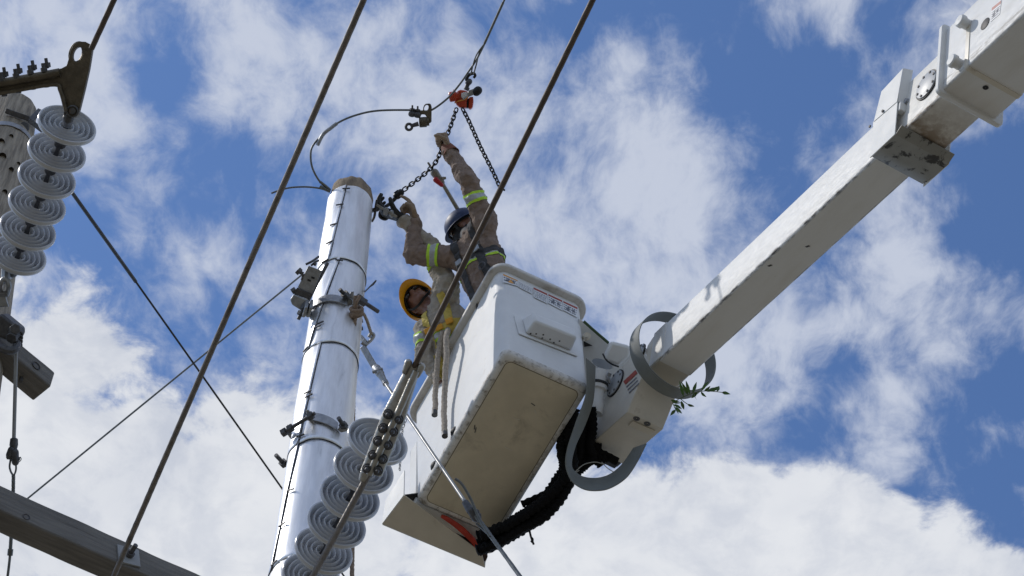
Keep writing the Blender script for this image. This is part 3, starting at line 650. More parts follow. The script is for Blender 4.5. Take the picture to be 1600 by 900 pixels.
obj('strand', MB().tube(spline([P(743, 806, e1 - .02), P(756, 822, e1 - .05), P(770, 842, e1 - .1), P(812, 900, e1 - .35), P(1000, 1160, e1 - 1.5)], 20), .0125, 12, lobes=6, pitch=.12, amp=.2), GUY, rg)
obj('strand_tail', MB().tube(spline([P(711, 748, e1 - .02), P(722, 757, e1 - .02), P(735, 779, e1 - .02), P(742, 795, e1 - .03), P(750, 812, e1 - .05), P(765, 838, e1 - .1)], 8), .008, 8), GUY, rg)
mb = MB(); mb.tube(spline([P(744, 818, e1 - .02), P(752, 825, e1 - .04), P(762, 834, e1 - .08)], 6), .006, 7); obj('strand_tail', mb, GUY, rg)

# ------------------------------------------------------------------ boom of the lift truck
BA = P(1008, 583, 13.9); BD = V((.47656, -.81329, -.33384)).normalized(); BS = V((.86279, .50557, 0)).normalized(); BU = BD.cross(BS); BU = BU if BU.z > 0 else -BU
def bp(s, t, u): return BA + BD * s + BS * t + BU * u
def bloc(p): q = p - BA; return q.dot(BD), q.dot(BS), q.dot(BU)
def bside(x, y, t=0.0): return hit(x, y, BA + BS * t, BS)
def bbot(x, y, u=0.0): return hit(x, y, BA + BU * u, BU)
def rrect(f, x0, x1, y0, y1, r, n=4):
    pts = []
    for cx, cy, a in ((x1 - r, y1 - r, 0), (x0 + r, y1 - r, 90), (x0 + r, y0 + r, 180), (x1 - r, y0 + r, 270)):
        for k in range(n + 1): t = rad(a + 90 * k / n); pts.append(f(cx + r * math.cos(t), cy + r * math.sin(t)))
    return pts
def bsec(s, t0, t1, u0, u1, r=.018): return rrect(lambda a, b: bp(s, a, b), t0, t1, u0, u1, r)
BW, BH = .235, .297
s_col = bloc(bside(1360, 251))[0]; s_col2 = bloc(bside(1398, 214))[0]; s_fl = bloc(bside(1482, 134))[0]
rboom = thing('lift_boom', 'white telescopic boom of a bucket truck reaching in from upper right', 'boom', frame(BA, BD, BS, BU))
obj('inner_boom', MB().loft([bsec(s, 0, BW, 0, BH) for s in (.16, .18, .5, 1.0, 1.5, s_col + .15)]), BOOMI, rboom, 40)
obj('boom_tip', MB().loft([bsec(.17, .004, BW - .004, .004, BH - .004), bsec(.02, .002, BW - .002, -.002, BH - .004), bsec(-.04, .004, BW - .004, .004, BH - .02, .03), bsec(-.085, .02, BW - .02, .03, BH - .06, .04), bsec(-.10, .05, BW - .05, .06, BH - .10, .03)]), CREAM, rboom, 40)
mb = MB(); mb.loft([bsec(s, -.006, .02, .01, BH - .004, .006) for s in (.05, .19)]); obj('tip_doubler', mb, WHITE, rboom)
BOOMM = grime('middle boom paint', (.72, .70, .65), -.006, .252, (.16, .10, .05), s_col2)
MH, MW = .365, .252
for x, y in ((1203, 415), (1262, 385)):
    c = bbot(x, y, -.001); mb = MB(); mb.box(c, (BD + BS * .4).normalized() * .012, BS * .006, BU * .0012); obj('scuff_mark', mb, DARKST, rboom)
obj('middle_boom', MB().loft([bsec(s, -.006, MW, -.008, MH) for s in (s_col + .05, s_col2 + .1, s_fl + .1)]), BOOMM, rboom, 40)
obj('outer_boom', MB().loft([bsec(s, -.045, .30, -.045, .43) for s in (s_fl + .004, s_fl + .18, s_fl + 1.2, s_fl + 4.0)]), BOOMO, rboom, 40)
obj('end_flange', MB().loft([bsec(s_fl - .012 + k, -.075, .345, -.072, .46, .03) for k in (0, .03)]), WHITE, rboom, 40, bevel=.005)
mb = MB(); mb.loft([bsec(s_fl + .20 + k, -.049, .304, -.049, .30, .02) for k in (0, .03)]); obj('weld_strap', mb, CREAM, rboom, 40)
for x, y in ((1505, 35), (1492, 97)):
    c = bside(x, y, -.075); mb = MB(); mb.lathe([(.03, .03), (.03, .0), (.037, 0), (.037, -.022), (.030, -.030), (.001, -.032)], c, BS, 20); k = obj('wear_pad_bolt', mb, WHITE, rboom)
c = bside(1539, 37, -.047); mb = MB(); mb.lathe([(.036, 0), (.034, -.001), (.001, -.001)], c, BS, 20); obj('access_hole', mb, RUBBER_AND_GAPS, rboom)
c = bbot(1540, 137, -.047); mb = MB(); mb.lathe([(.016, 0), (.015, -.001), (.001, -.001)], c, BU, 14); obj('drain_hole', mb, RUBBER_AND_GAPS, rboom)
for x, y, r in ((1475, 105, .013), (1417, 159, .016)):
    mb = MB(); c = bside(x, y, -.006); mb.lathe([(r * 1.3, 0), (r * 1.3, -.004), (r, -.006), (r, -.014), (.001, -.016)], c, BS, 6); obj('plug_bolt', mb, STEEL, rboom)
def cover(x, y, r, t, elong=1.0, m=GREYM, par=None, n=8):
    c = bside(x, y, t); mb = MB()
    o = obj('gasket', MB().loft([[c + (BD * math.cos(q) * elong + BU * math.sin(q)) * r * k + BS * h for q in angs(36)] for k, h in ((1.1, .002), (1.1, -.006), (.9, -.006))], True), RUBBER_AND_GAPS, par or rboom)
    obj('cover_plate', MB().loft([[c + (BD * math.cos(q) * elong + BU * math.sin(q)) * r * k + BS * h for q in angs(36)] for k, h in ((1.0, -.005), (1.0, -.011), (.97, -.012), (.01, -.012))], True), m, o)
    for q in angs(n):
        b = c + (BD * math.cos(q + .3) * elong + BU * math.sin(q + .3)) * r * .86 - BS * .011; mb = MB(); mb.lathe([(.008, 0), (.008, -.006), (.001, -.007)], b, BS, 6); obj('cover_bolt', mb, DARKST, o)
cover(1449, 133, .085, -.007, 1.0)
# sheet-metal shroud at the boom joint
SHM = mat('speckled grey shroud', (.30, .30, .28), .45, var=.1, scale=8, dirt=((.03, .028, .025), .52, .60, 11))
s0, s1 = bloc(bside(1360, 249, -.045))[0], bloc(bside(1399, 214, -.045))[0]
mb = MB(); mb.loft([[bp(s, -.045, -.05 + e), bp(s, BW + .07, -.05 + e), bp(s, BW + .07, -.046 + e), bp(s, -.045, -.046 + e)] for s, e in ((s0 - .01, .028), (s0 + .04, .008), (s0 + .09, .0), (s1, .0), (s1 + .02, .014), (s1 + .05, .03))]); sh = obj('shroud_floor', mb, SHM, rboom, 30)
mb = MB(); mb.box(bp((s0 + s1) / 2, -.047, .09), BD * (s1 - s0) / 2, BS * .003, BU * .14); obj('shroud_side', mb, WHITE, rboom, bevel=.002)
mb = MB(); mb.box(bp((s0 + s1) / 2, BW + .072, .09), BD * (s1 - s0) / 2, BS * .003, BU * .14); obj('shroud_side', mb, WHITE, rboom, bevel=.002)
mb = MB(); mb.prism([bp(s0 + .01, -.053, .22), bp(s1 - .0, -.053, .20), bp(s1 + .03, -.053, .44), bp(s0 + .06, -.053, .42)], BS * .004); mb.prism([bp(s1, -.05, .20), bp(s1 + .03, -.05, .44), bp(s1 + .05, .0, .44), bp(s1 + .02, .0, .20)], BD * .003); obj('shroud_cover', mb, WHITE, rboom, bevel=.002)
mb = MB(); mb.box(bp(s1 + .0, -.022, .165), BD * .02, BS * .02, BU * .032); obj('latch_block', mb, WHITE, rboom, bevel=.006)
for x, y in ((1380, 174), (1360, 198), (1407, 171), (1412, 167)):
    mb = MB(); c = bside(x, y, -.054 if x < 1400 else -.008); mb.lathe([(.009, .0), (.009, -.008), (.001, -.01)], c, BS, 6); obj('shroud_bolt', mb, DARKST, rboom)
# stickers on the outer boom
def quadmarks(q, rects, off):
    mb = MB()
    def uv(a, b): return q[0].lerp(q[1], a).lerp(q[3].lerp(q[2], a), b) + off
    for a0, b0, a1, b1 in rects: mb.add([uv(a0, b0), uv(a1, b0), uv(a1, b1), uv(a0, b1)], [(0, 1, 2, 3)])
    return mb
def sticker(q, off, parent, head=SRED, rows=3, seed=0, hd=.2, sym=True):
    rnd = random.Random(seed)
    o = obj('sticker', MB().prism(q, off), STICK, parent)
    if head: obj('header', quadmarks(q, [(.02, .02, .98, hd)], off * 1.6), head, o)
    rs = []
    for k in range(rows):
        b = hd + .12 + (.86 - hd) * k / rows; a = .06
        while a < .9:
            e = min(.94, a + rnd.uniform(.04, .15)); rs.append((a, b, e, b + .30 / rows)); a = e + rnd.uniform(.03, .06)
    if sym: rs += [(.30, hd + .15, .44, .80), (.62, hd + .25, .80, .7), (.2, .55, .34, .8)]
    obj('print', quadmarks(q, rs, off * 1.6), SINK, o); return o
q = [bside(x, y, -.046) for x, y in ((1550, 12), (1565, 0), (1562, 22), (1548, 34))]
sticker(q, -BS * .001, rboom, SRED, 4, 3, .25)
# knuckle at the boom tip, carrying the platform
KNUM = mat('grimy white casting', (.62, .59, .52), .45, var=.07, scale=5, dirt=((.26, .21, .15), .60, .80, 5))
kn = [(918, 699), (980, 644), (1001, 592), (1013, 566), (1006, 542), (986, 556), (958, 590), (938, 625), (926, 648)]
KM = obj('knuckle_housing', MB().prism([bside(x, y) for x, y in kn], BS * .262), KNUM, rboom, 30, bevel=.006)
cover(962, 599, .088, -.002, 1.0, GREYM, KM)
cover(1003, 549, .05, -.004, .8, GREYM, KM, 5)
q = [bside(x, y, -.003) for x, y in ((974, 596), (993, 578), (996, 583), (977, 601))]
obj('red_label', MB().prism(q, -BS * .001), SRED, KM)
for k in range(3):
    e = 5 + k * 4.5; q = [bside(x + e * .45, y + e, -.003) for x, y in ((976, 599), (992, 584), (992.6, 585.5), (976.6, 600.5))]; obj('label_text', MB().prism(q, -BS * .0008), SINK, KM)
mb = MB(); ks = [bloc(bside(*k)) for k in kn]; s_e = ks[0][0]; u_e = ks[0][2]
mb.box(bp(s_e - .025, .13, u_e + .03), BD * .03, BS * .125, BU * .028); mb.box(bp(s_e - .03, .2, u_e + .05), BD * .05, BS * .05, BU * .05); obj('end_opening', mb, RUBBER_AND_GAPS, KM, bevel=.006)
c = bbot(1003, 658, ks[1][2])
for d in (-.03, .03): mb = MB(); mb.lathe([(.022, 0), (.020, -.004), (.010, -.005), (.001, .002)], c + BS * d * 1.3, BU, 14); obj('grease_plug', mb, DARKST, KM)
mb = MB(); a, b = bbot(985, 660, ks[1][2]), bbot(1020, 676, ks[1][2]); t = (b - a).normalized(); mb.box((a + b) / 2 - BU * .004, t * (b - a).length / 2, BD * .03, BU * .004); obj('wear_patch', mb, CREAM, KM, bevel=.004)
# flat hose guards bent into loops
def loop2(e0, e1, th, k=8):
    a, b = spline(e0, k), spline(e1, k); mb = MB(); mb.ribbon([(p + q) / 2 for p, q in zip(a, b)], [(q - p) / 2 for p, q in zip(a, b)], th); return mb
rc_ = bp(.10, BW / 2 + .003, BH / 2)
mb = MB(); R0 = .280; pts = [rc_ + (BS * math.cos(t) + BU * math.sin(t)) * R0 for t in [rad(250 - 360 * i / 72) for i in range(73)]]
mb.ribbon(pts, [BD * .055] * len(pts), .006); obj('hose_guard', mb, GUARD, rboom, 40)
E0 = [(916, 560), (916, 613), (900, 660), (887, 700), (884, 727), (893, 751), (911, 764), (931, 767), (953, 763), (978, 747), (995.5, 722), (1010, 693)]
E1 = [(930, 572), (927, 624), (914, 664), (899, 697), (893, 727), (902, 740), (915, 746), (933, 747), (949, 743), (962, 735), (975, 722), (990, 700)]
obj('hose_guard', loop2([P(x, y, 13.72 + .0006 * (767 - y)) for x, y in E0], [P(x, y, 13.86 + .0006 * (767 - y)) for x, y in E1], .006), GUARD, rboom, 50)
# platform mount between bucket and knuckle
pm = [P(x, y, 14.62) for x, y in ((905, 498), (913, 503), (951, 535), (990, 552), (978, 572), (960, 600), (940, 612), (905, 600))]
cx, cy = 941, 569; slot = [P(cx + 15.5 * math.cos(t) - 4 * math.sin(t), cy + 6.5 * math.cos(t) + 6.0 * math.sin(t), 14.62) for t in angs(20)]
PMo = obj('platform_mount', plate(pm, [slot], FW * .10), WHITE, rboom, 40, bevel=.006)
obj('mount_web', MB().prism([P(x, y, 14.78) for x, y in ((915, 545), (965, 565), (958, 596), (915, 590))], FW * .02), GREYM, PMo)
obj('mount_cover', MB().prism([P(x, y, 14.4) for x, y in ((955, 533), (986, 541), (984, 556), (966, 572), (950, 565), (944, 556))], FW * .14), WHITE, rboom, 40, bevel=.02)
mb = MB(); mb.tube(spline([P(912, 502, 14.56), P(930, 518, 14.56), P(951, 536, 14.56)], 6), .010, 8); obj('grip_strip', mb, mat('green strip', (.05, .09, .035), .6), PMo)
mb = MB(); mb.tube(spline([P(942, 553, 14.45), P(947, 562, 14.42), P(956, 569, 14.4), P(967, 573, 14.4)], 6), .006, 6); obj('cover_seal', mb, RUBBER_AND_GAPS, PMo)
mb = MB(); mb.cyl(P(914, 528, 14.55), P(918, 525, 14.5), .025, n=10); mb.cyl(P(915, 526, 14.5), P(917, 523, 14.46), .016, n=6); obj('mount_bolt', mb, CREAM, PMo)
obj('mount_notch', MB().prism([P(x, y, 14.6) for x, y in ((912, 533), (926, 540), (913, 542))], FW * .02), RUBBER_AND_GAPS, PMo)
mb = MB(); mb.lathe([(.05, 0), (.05, .10), (.062, .10), (.062, .13), (.05, .14), (.05, .22), (.058, .23), (.058, .30)], P(938, 580, 14.35), P(930, 630, 14.25) - P(938, 580, 14.35), 20, True); cy_ = obj('rotator_cylinder', mb, WHITE, rboom)
mb = MB(); t_ = (P(930, 630, 14.25) - P(938, 580, 14.35)).normalized(); mb.lathe([(.064, 0), (.066, .01), (.064, .02)], P(938, 580, 14.35) + t_ * .085, t_, 20, True); obj('seal_ring', mb, RUBBER_AND_GAPS, cy_)
mb = MB(); mb.prism([P(x, y, 14.45) for x, y in ((925, 585), (948, 578), (955, 592), (948, 612), (930, 640))], FW * .08); obj('mount_bracket', mb, GREYM, rboom, bevel=.006)
mb = MB(); mb.cyl(P(951, 588, 14.3), P(953, 583, 14.3), .014, n=8); mb.cyl(P(950, 592, 14.3), P(953, 598, 14.3), .012, n=8); obj('hydraulic_fitting', mb, STEEL, rboom)
# black sleeved hose bundle between knuckle and bucket
hb = thing('hose_bundle', 'thick black sleeved hose bundle drooping behind and below the bucket', 'hose bundle', P(830, 800, 14.2))
rnd = random.Random(4)
trunk = [(748, 850), (778, 838), (812, 818), (845, 798), (872, 768), (888, 735), (886, 700), (884, 668), (890, 640)]
for k in range(11):
    ox, oy, od = rnd.uniform(-8, 8), rnd.uniform(-13, 13), rnd.uniform(-.08, .14)
    pts = spline([P(x + ox * (1 if i > 3 else .4) + rnd.uniform(-2, 2), y + oy * (1 if i < 5 else .3) + rnd.uniform(-2, 2), 14.1 + od) for i, (x, y) in enumerate(trunk)], 14)
    j = rnd.random() * 50; obj('hose', MB().tube([p + V((noise.noise(p * 22 + V((j, 0, 0))), noise.noise(p * 22 + V((0, j, 0))), noise.noise(p * 22))) * .008 for p in pts], rnd.uniform(.028, .036), 10, rf=lambda t: 1 + .16 * math.sin(t * 210 + j)), HOSE, hb, 80)
for k, pp in enumerate([[(815, 788), (838, 778), (862, 766), (884, 745), (905, 728), (930, 715), (950, 718)], [(880, 765), (897, 745), (905, 718), (915, 700), (940, 700)], [(872, 690), (895, 670), (905, 700), (912, 725), (930, 712)], [(880, 700), (898, 735), (905, 710), (908, 670), (914, 640)], [(900, 735), (912, 716), (930, 706), (965, 722)], [(888, 700), (896, 680), (912, 664), (922, 640)], [(890, 745), (905, 735), (920, 722), (936, 716)], [(884, 720), (902, 716), (918, 705), (930, 690)], [(918, 640), (922, 665), (916, 695), (925, 725)], [(924, 636), (926, 670), (922, 700), (940, 728)], [(912, 650), (914, 680), (908, 712), (912, 735)]]):
    obj('hose', MB().tube(spline([P(x, y, 14.15 + .03 * (k % 3)) for x, y in pp], 10), .030 if k else .022, 9, rf=lambda t: 1 + .14 * math.sin(t * 90 + k)), HOSE, hb, 80)
for k, pp in enumerate([[(905, 735), (895, 742), (892, 752)], [(898, 738), (912, 726), (930, 722), (945, 726)], [(940, 722), (950, 732), (960, 738)]]):
    obj('loose_wire', MB().tube(spline([P(x, y, 13.95) for x, y in pp], 8), .003, 5), mat('pale wire', (.4, .4, .38), .5) if 'pale wire' not in MATS else MATS['pale wire'], hb)
mb = MB(); mb.tube(spline([P(826, 822, 14.1), P(828, 832, 14.1), P(830, 840, 14.1), P(834, 851, 14.1)], 6), .007, 6); mb.tube(spline([P(829, 838, 14.1), P(833, 842, 14.1), P(832, 848, 14.1), P(829, 845, 14.1)], 5), .004, 5); obj('tie_strap', mb, RUBBER_AND_GAPS, hb)

# ------------------------------------------------------------------ the work bucket
def rotm(rz, rx, ry): return Matrix.Rotation(rz, 3, 'Z') @ Matrix.Rotation(rx, 3, 'X') @ Matrix.Rotation(ry, 3, 'Y')
BR = rotm(.4854, -.0979, .0156); BO = V((-.0651, 8.2847, 11.3804)) + CAM
LX_, LY_, LZ_ = [V(BR.col[i]) for i in range(3)]
def kp(x, y, z): return BO + LX_ * x + LY_ * y + LZ_ * z
HL, HW, HH = .61, .2985, 1.142
def ksec(z, e, r, n=6): return rrect(lambda a, b: kp(a, b, z), -HW - e, HW + e, -HL - e, HL + e, r, n)
rk = thing('work_bucket', 'scuffed white fibreglass work bucket that two workers stand in', 'lift bucket', frame(BO, LX_, LY_, LZ_))
ex = lambda z: .018 * z / HH
obj('body', MB().loft([ksec(.05, ex(.05), .05), ksec(.3, ex(.3), .055), ksec(.7, ex(.7), .06), ksec(HH - .02, ex(HH), .07), ksec(HH - .005, ex(HH), .07), ksec(HH - .005, ex(HH) - .010, .06), ksec(.7, ex(.7) - .010, .05), ksec(.03, -.008, .04)], False), FIBRE, rk, 40)
obj('bottom_edge', MB().loft([ksec(.052, ex(.05) + .0015, .05), ksec(.03, .001, .05), ksec(.014, -.006, .05), ksec(.004, -.020, .05), ksec(.0, -.036, .045), ksec(.0, -.044, .04)], False), EDGE, rk, 60)
mb = MB(); rg_ = [ksec(-.0005, -.042, .04)]; mb.loft([ksec(-.0005, -.042, .04), ksec(-.003, -.046, .04), ksec(-.003, -.15, .02)], False); mb.add(ksec(-.003, -.15, .02), [tuple(range(28))]); mb.add(ksec(.03, -.009, .04), [tuple(range(28))]); obj('floor', mb, GELDIRT, rk, 40)
for k_ in range(1):
    rr_ = ksec(-.001, -.046, .04); obj('floor_seam', MB().tube(rr_ + [rr_[0]], .0028, 6, False), mat('grimy seam', (.10, .085, .06), .9), rk)
obj('rim', MB().loft([ksec(HH - .035, .018, .07), ksec(HH - .035, .056, .105), ksec(HH - .028, .062, .11), ksec(HH + .002, .062, .11), ksec(HH + .010, .054, .105), ksec(HH + .008, -.004, .06), ksec(HH - .006, -.006, .06)], False), RIMM, rk, 50)
FN = -LY_
def kfront(x, y, off=0.0): return hit(x, y, kp(0, -HL - .012 - off, .6), (LY_ * 1 + LZ_ * (.018 / HH)).normalized())
def kleft(x, y, off=0.0): return hit(x, y, kp(-HW - .012 - off, 0, .6), (LX_ + LZ_ * (.018 / HH)).normalized())
# step box on the end wall
a, b = kfront(820, 523), kfront(892, 551); ex_ = (b - a).normalized(); ez_ = FN.cross(ex_); ez_ = ez_ if ez_.z > 0 else -ez_; Ls = (b - a).length; dp, hs = .115, .11
def stp(u, v, d): return a + ex_ * u + ez_ * v + FN * d
obj('step_plate', MB().prism([stp(-.05, -.03, .001), stp(Ls + .04, -.03, .001), stp(Ls + .04, .20, .001), stp(-.05, .20, .001)], FN * .008), FIBRE, rk, bevel=.003)
st = obj('step_box', MB().loft([[stp(0, 0, .008), stp(Ls, 0, .008), stp(Ls, .19, .008), stp(0, .19, .008)], [stp(.012, .004, dp), stp(Ls - .012, .004, dp), stp(Ls - .012, hs, dp), stp(.012, hs, dp)]]), FIBRE, rk, 30, bevel=.016)
for k in range(7):
    mb = MB(); mb.lathe([(.006, 0), (.004, -.001), (.001, -.001)], stp(.03 + .028 * k * (1 + .2 * (k % 3)), .0, .022 + .012 * (k % 3)), ez_, 8); obj('scuff_spot', mb, RUBBER_AND_GAPS, st)
for k, qd in enumerate([((785.5, 427.8), (809, 438.3), (809, 447.3), (785.5, 440.5)), ((809.8, 440), (831.5, 450.5), (831.5, 459.5), (809.8, 448.5)), ((833, 448.7), (855.3, 459), (855.3, 474.5), (834, 464.5)), ((856.2, 459.2), (878.5, 469.5), (878.8, 485.5), (856.6, 473.5)), ((879.5, 470), (902.5, 480.7), (902.5, 496.7), (879.6, 484.5))]):
    q = [kfront(x, y, .003) for x, y in qd]
    s_ = sticker(q, FN * .0012, rk, (SORG, None, SRED, SRED, SRED)[k], (2, 4, 5, 3, 3)[k], k + 10, .2 if k != 1 else .0, k in (0, 3, 4))
    if k == 0: obj('warning_triangle', MB().add([q[0].lerp(q[1], u).lerp(q[3].lerp(q[2], u), v) + FN * .0024 for u, v in ((.35, .85), (.72, .85), (.53, .3))], [(0, 1, 2)]), SORG, s_)
# scuffs on the floor panel
for k, (x, y, x2, y2) in enumerate(((744, 668, 742, 676), (742, 664, 741, 671), (830, 630, 836, 634), (800, 652, 812, 656), (788, 698, 800, 704), (835, 520 + 120, 838, 646))):
    a_, b_ = hit(x, y, kp(0, 0, -.0045), LZ_), hit(x2, y2, kp(0, 0, -.0045), LZ_); t_ = (b_ - a_).normalized(); mb = MB(); mb.box((a_ + b_) / 2, t_ * (b_ - a_).length / 2, t_.cross(LZ_) * .003, LZ_ * .0008); obj('scuff_mark', mb, DARKST if k < 3 else CREAM, rk)
# end box and drooping tray at the far end of the bucket
eb = MB(); eb.box(kp(0, HL + .065, .42), LX_ * (HW - .01), LY_ * .05, LZ_ * .38); obj('end_box', eb, WHITE, rk, bevel=.008)
ht = lambda x, y, z: hit(x, y, kp(0, 0, z), LZ_)
tr = obj('drip_tray', MB().prism([ht(598, 819, -.03), ht(632, 774, -.03), ht(753, 864, -.03), ht(758, 886, -.03)], LZ_ * .008), CREAM, rk, bevel=.002)
o0, o1 = ht(598, 819, -.03), ht(758, 886, -.03)
obj('tray_wall', MB().prism([o0, o1, o1 + LZ_ * .22 - LY_ * .04, o0 + LZ_ * .22 - LY_ * .04], LY_ * .006), WHITE, tr)
i0 = ht(632, 774, -.022); obj('tray_wall', MB().prism([o0, i0, i0 + LZ_ * .30, o0 + LZ_ * .22 - LY_ * .04], -LX_ * .006), WHITE, tr)
mb = MB(); mb.prism([ht(x, y, .02) for x, y in ((738, 872), (760, 852), (762, 870), (757, 882))], LZ_ * .10); obj('tray_end', mb, mat('brown rusty plate', (.06, .035, .025), .7), tr)
obj('liner_back', MB().prism([ht(632, 774, .10), ht(662, 770, .10), ht(778, 842, .10), ht(757, 872, .10)], LZ_ * .01), RUBBER_AND_GAPS, rk)
mb = MB(); mb.capsule(ht(764, 858, -.01), ht(778, 848, -.01), .028, .03); obj('drain_spout', mb, CREAM, rk)
for k in range(3):
    obj('red_hose', MB().tube(spline([ht(690 + k * 3, 806 + k, .0), ht(712 + k * 3, 822, -.005 - .004 * k), ht(735 + k * 2, 843 - k, -.01), ht(751 + k, 861 - 2 * k, -.012), ht(757 + k, 852 - 2 * k, .03)], 8), .012, 8), REDH, rk)
def chain_mesh(pts, L, r, wdt):
    """chain of oval links along a polyline"""
    mb = MB(); pts = [V(p) for p in pts]; acc = [0]
    for i in range(len(pts) - 1): acc.append(acc[-1] + (pts[i + 1] - pts[i]).length)
    def at(s):
        for i in range(len(pts) - 1):
            if s <= acc[i + 1]: return pts[i].lerp(pts[i + 1], (s - acc[i]) / max(1e-6, acc[i + 1] - acc[i]))
        return pts[-1]
    n = int(acc[-1] / L)
    for k in range(n):
        a_, b_ = at(k * L), at((k + 1) * L); t_ = (b_ - a_).normalized(); u_, w_ = perp(t_); u_ = u_ * math.cos(.6) + w_ * math.sin(.6); w_ = t_.cross(u_)
        if k % 2: u_ = w_
        c = (a_ + b_) / 2; hl = L * .5 + r * 1.1
        ring = [c + t_ * (math.copysign(hl - wdt, math.cos(q)) + wdt * math.cos(q)) + u_ * wdt * math.sin(q) for q in [2 * math.pi * (j + .5) / 12 for j in range(12)]]
        u0 = t_.cross(u_)
        rings = []
        for j in range(12):
            tt = (ring[(j + 1) % 12] - ring[j - 1]).normalized(); nn = tt.cross(u0)
            rings.append([ring[j] + (u0 * math.cos(q) + nn * math.sin(q)) * r for q in angs(5)])
        mb.loft(rings + [rings[0]], False)
    return mb
p0 = kleft(629, 668, .03); o = obj('lanyard_chain', chain_mesh(line(kleft(634, 655, .03), kleft(629, 672, .03), 2)[:-1] + line(p0, p0 - V((0, 0, .5)), 8), .022, .0028, .008), STEEL)
tag(o, 'small steel chain hanging by the left corner of the bucket', 'chain')

# cotton ropes hung over the bucket rim
rt = thing('rope_lanyard', 'dirty white cotton rope ends hanging over left rim of the bucket', 'rope', kleft(690, 680, .04))
def kl(x, y, o_): return kleft(x, y, o_)
for k, pp in enumerate(([(699, 508, .03), (691, 520, .09), (686, 545, .085), (683, 575, .07), (681, 598, .06), (680, 622, .055), (679, 648, .05)],
                        [(702, 510, .03), (698, 524, .095), (697, 555, .085), (696, 590, .065), (694, 625, .05), (694, 655, .045), (695, 681, .04)],
                        [(697, 508, .02), (688, 522, .085), (683, 548, .075), (680, 575, .06), (680, 590, .055), (683, 575, .05), (687, 556, .05)])):
    pts = spline([kl(*q) for q in pp], 12); j = k * 7.7
    ro = obj('rope_end', MB().tube([p + V((noise.noise(p * 9 + V((j, 0, 0))), 0, noise.noise(p * 9))) * .006 for p in pts], (.0185, .019, .017)[k], 12, rf=lambda t: 1 + .08 * math.sin(t * 150) - (.15 if t > .97 else 0)), ROPE, rt, 80)
    if k < 2:
        e_, d_ = pts[-1], (pts[-1] - pts[-4]).normalized(); obj('rope_whipping', MB().tube([e_ - d_ * .035, e_ - d_ * .02, e_ + d_ * .004], .0205, 10), DARKST, ro)

# leafy twig caught on the hose guard
tw = thing('leafy_twig', 'small green leafy twig caught on hose guard at boom tip', 'twig', P(1056, 626, 13.6))
rnd = random.Random(11)
def leaf(c, d, n_, L, w_, par):
    s_ = d.cross(n_).normalized(); mb = MB(); prof = [(0, .02), (.2, .7), (.45, 1), (.7, .7), (.9, .28), (1, .02)]; vs = []
    for t, k in prof: q = c + d * L * t - n_ * L * .18 * t * t; vs += [q - s_ * w_ * k + n_ * w_ * .3 * k, q, q + s_ * w_ * k + n_ * w_ * .3 * k]
    fs = []
    for i in range(5): a_ = i * 3; fs += [(a_, a_ + 1, a_ + 4, a_ + 3), (a_ + 1, a_ + 2, a_ + 5, a_ + 4)]
    mb.add(vs, fs); obj('leaf', mb, LEAF, par, 60)
dl = 13.55
for st_, lv in (([(1052, 628), (1068, 620), (1084, 614), (1100, 611), (1120, 612)], [(1068, 620, 1063, 598), (1078, 616, 1072, 597), (1082, 615, 1088, 598), (1085, 614, 1086, 625), (1090, 612, 1081, 622), (1096, 611, 1104, 598), (1100, 611, 1108, 606), (1104, 612, 1118, 606), (1112, 612, 1122, 604), (1120, 612, 1124, 603), (1095, 612, 1100, 618), (1075, 617, 1067, 600)]),
                ([(1050, 624), (1052, 632), (1056, 640), (1060, 646)], [(1050, 628, 1064, 631), (1052, 632, 1064, 637), (1053, 636, 1066, 645), (1056, 640, 1050, 646), (1048, 625, 1060, 628)]),
                ([(1120, 612), (1128, 613), (1138, 614)], [(1128, 613, 1138, 615)]), ([(1062, 622), (1072, 630), (1080, 634)], [(1064, 626, 1069, 640), (1074, 631, 1082, 635)])):
    pts = spline([P(x, y, dl) for x, y in st_], 5); so = obj('stem', MB().tube(pts, .0025, 5), STEM, tw)
    for x, y, x2, y2 in lv:
        a_, b_ = P(x, y, dl + rnd.uniform(-.02, .02)), P(x2, y2, dl + rnd.uniform(-.05, .05)); d_ = b_ - a_; L = max(.05, d_.length * 1.15); d_.normalize()
        n_ = (-FW * .6 + UP * rnd.uniform(-.6, .6) + RX * rnd.uniform(-.6, .6)); n_ = (n_ - d_ * n_.dot(d_)).normalized(); leaf(a_, d_, n_, L, .0105, tw)

# ------------------------------------------------------------------ the two workers
def remesh(mb, voxel, it=6):
    me = bpy.data.meshes.new('tmp'); me.from_pydata([tuple(p) for p in mb.v], [], mb.f)
    bm = bmesh.new(); bm.from_mesh(me); bmesh.ops.recalc_face_normals(bm, faces=bm.faces); bm.to_mesh(me); bm.free()
    o = bpy.data.objects.new('tmp', me); COL.objects.link(o)
    q = o.modifiers.new('r', 'REMESH'); q.mode = 'VOXEL'; q.voxel_size = voxel
    q = o.modifiers.new('s', 'SMOOTH'); q.factor = .5; q.iterations = it
    dg = bpy.context.evaluated_depsgraph_get(); ev = o.evaluated_get(dg); m2 = bpy.data.meshes.new_from_object(ev)
    r = MB(); r.v = [v.co.copy() for v in m2.vertices]; r.n = [v.normal.copy() for v in m2.vertices]; r.f = [tuple(f.vertices) for f in m2.polygons]
    bpy.data.objects.remove(o); bpy.data.meshes.remove(me); bpy.data.meshes.remove(m2)
    return r
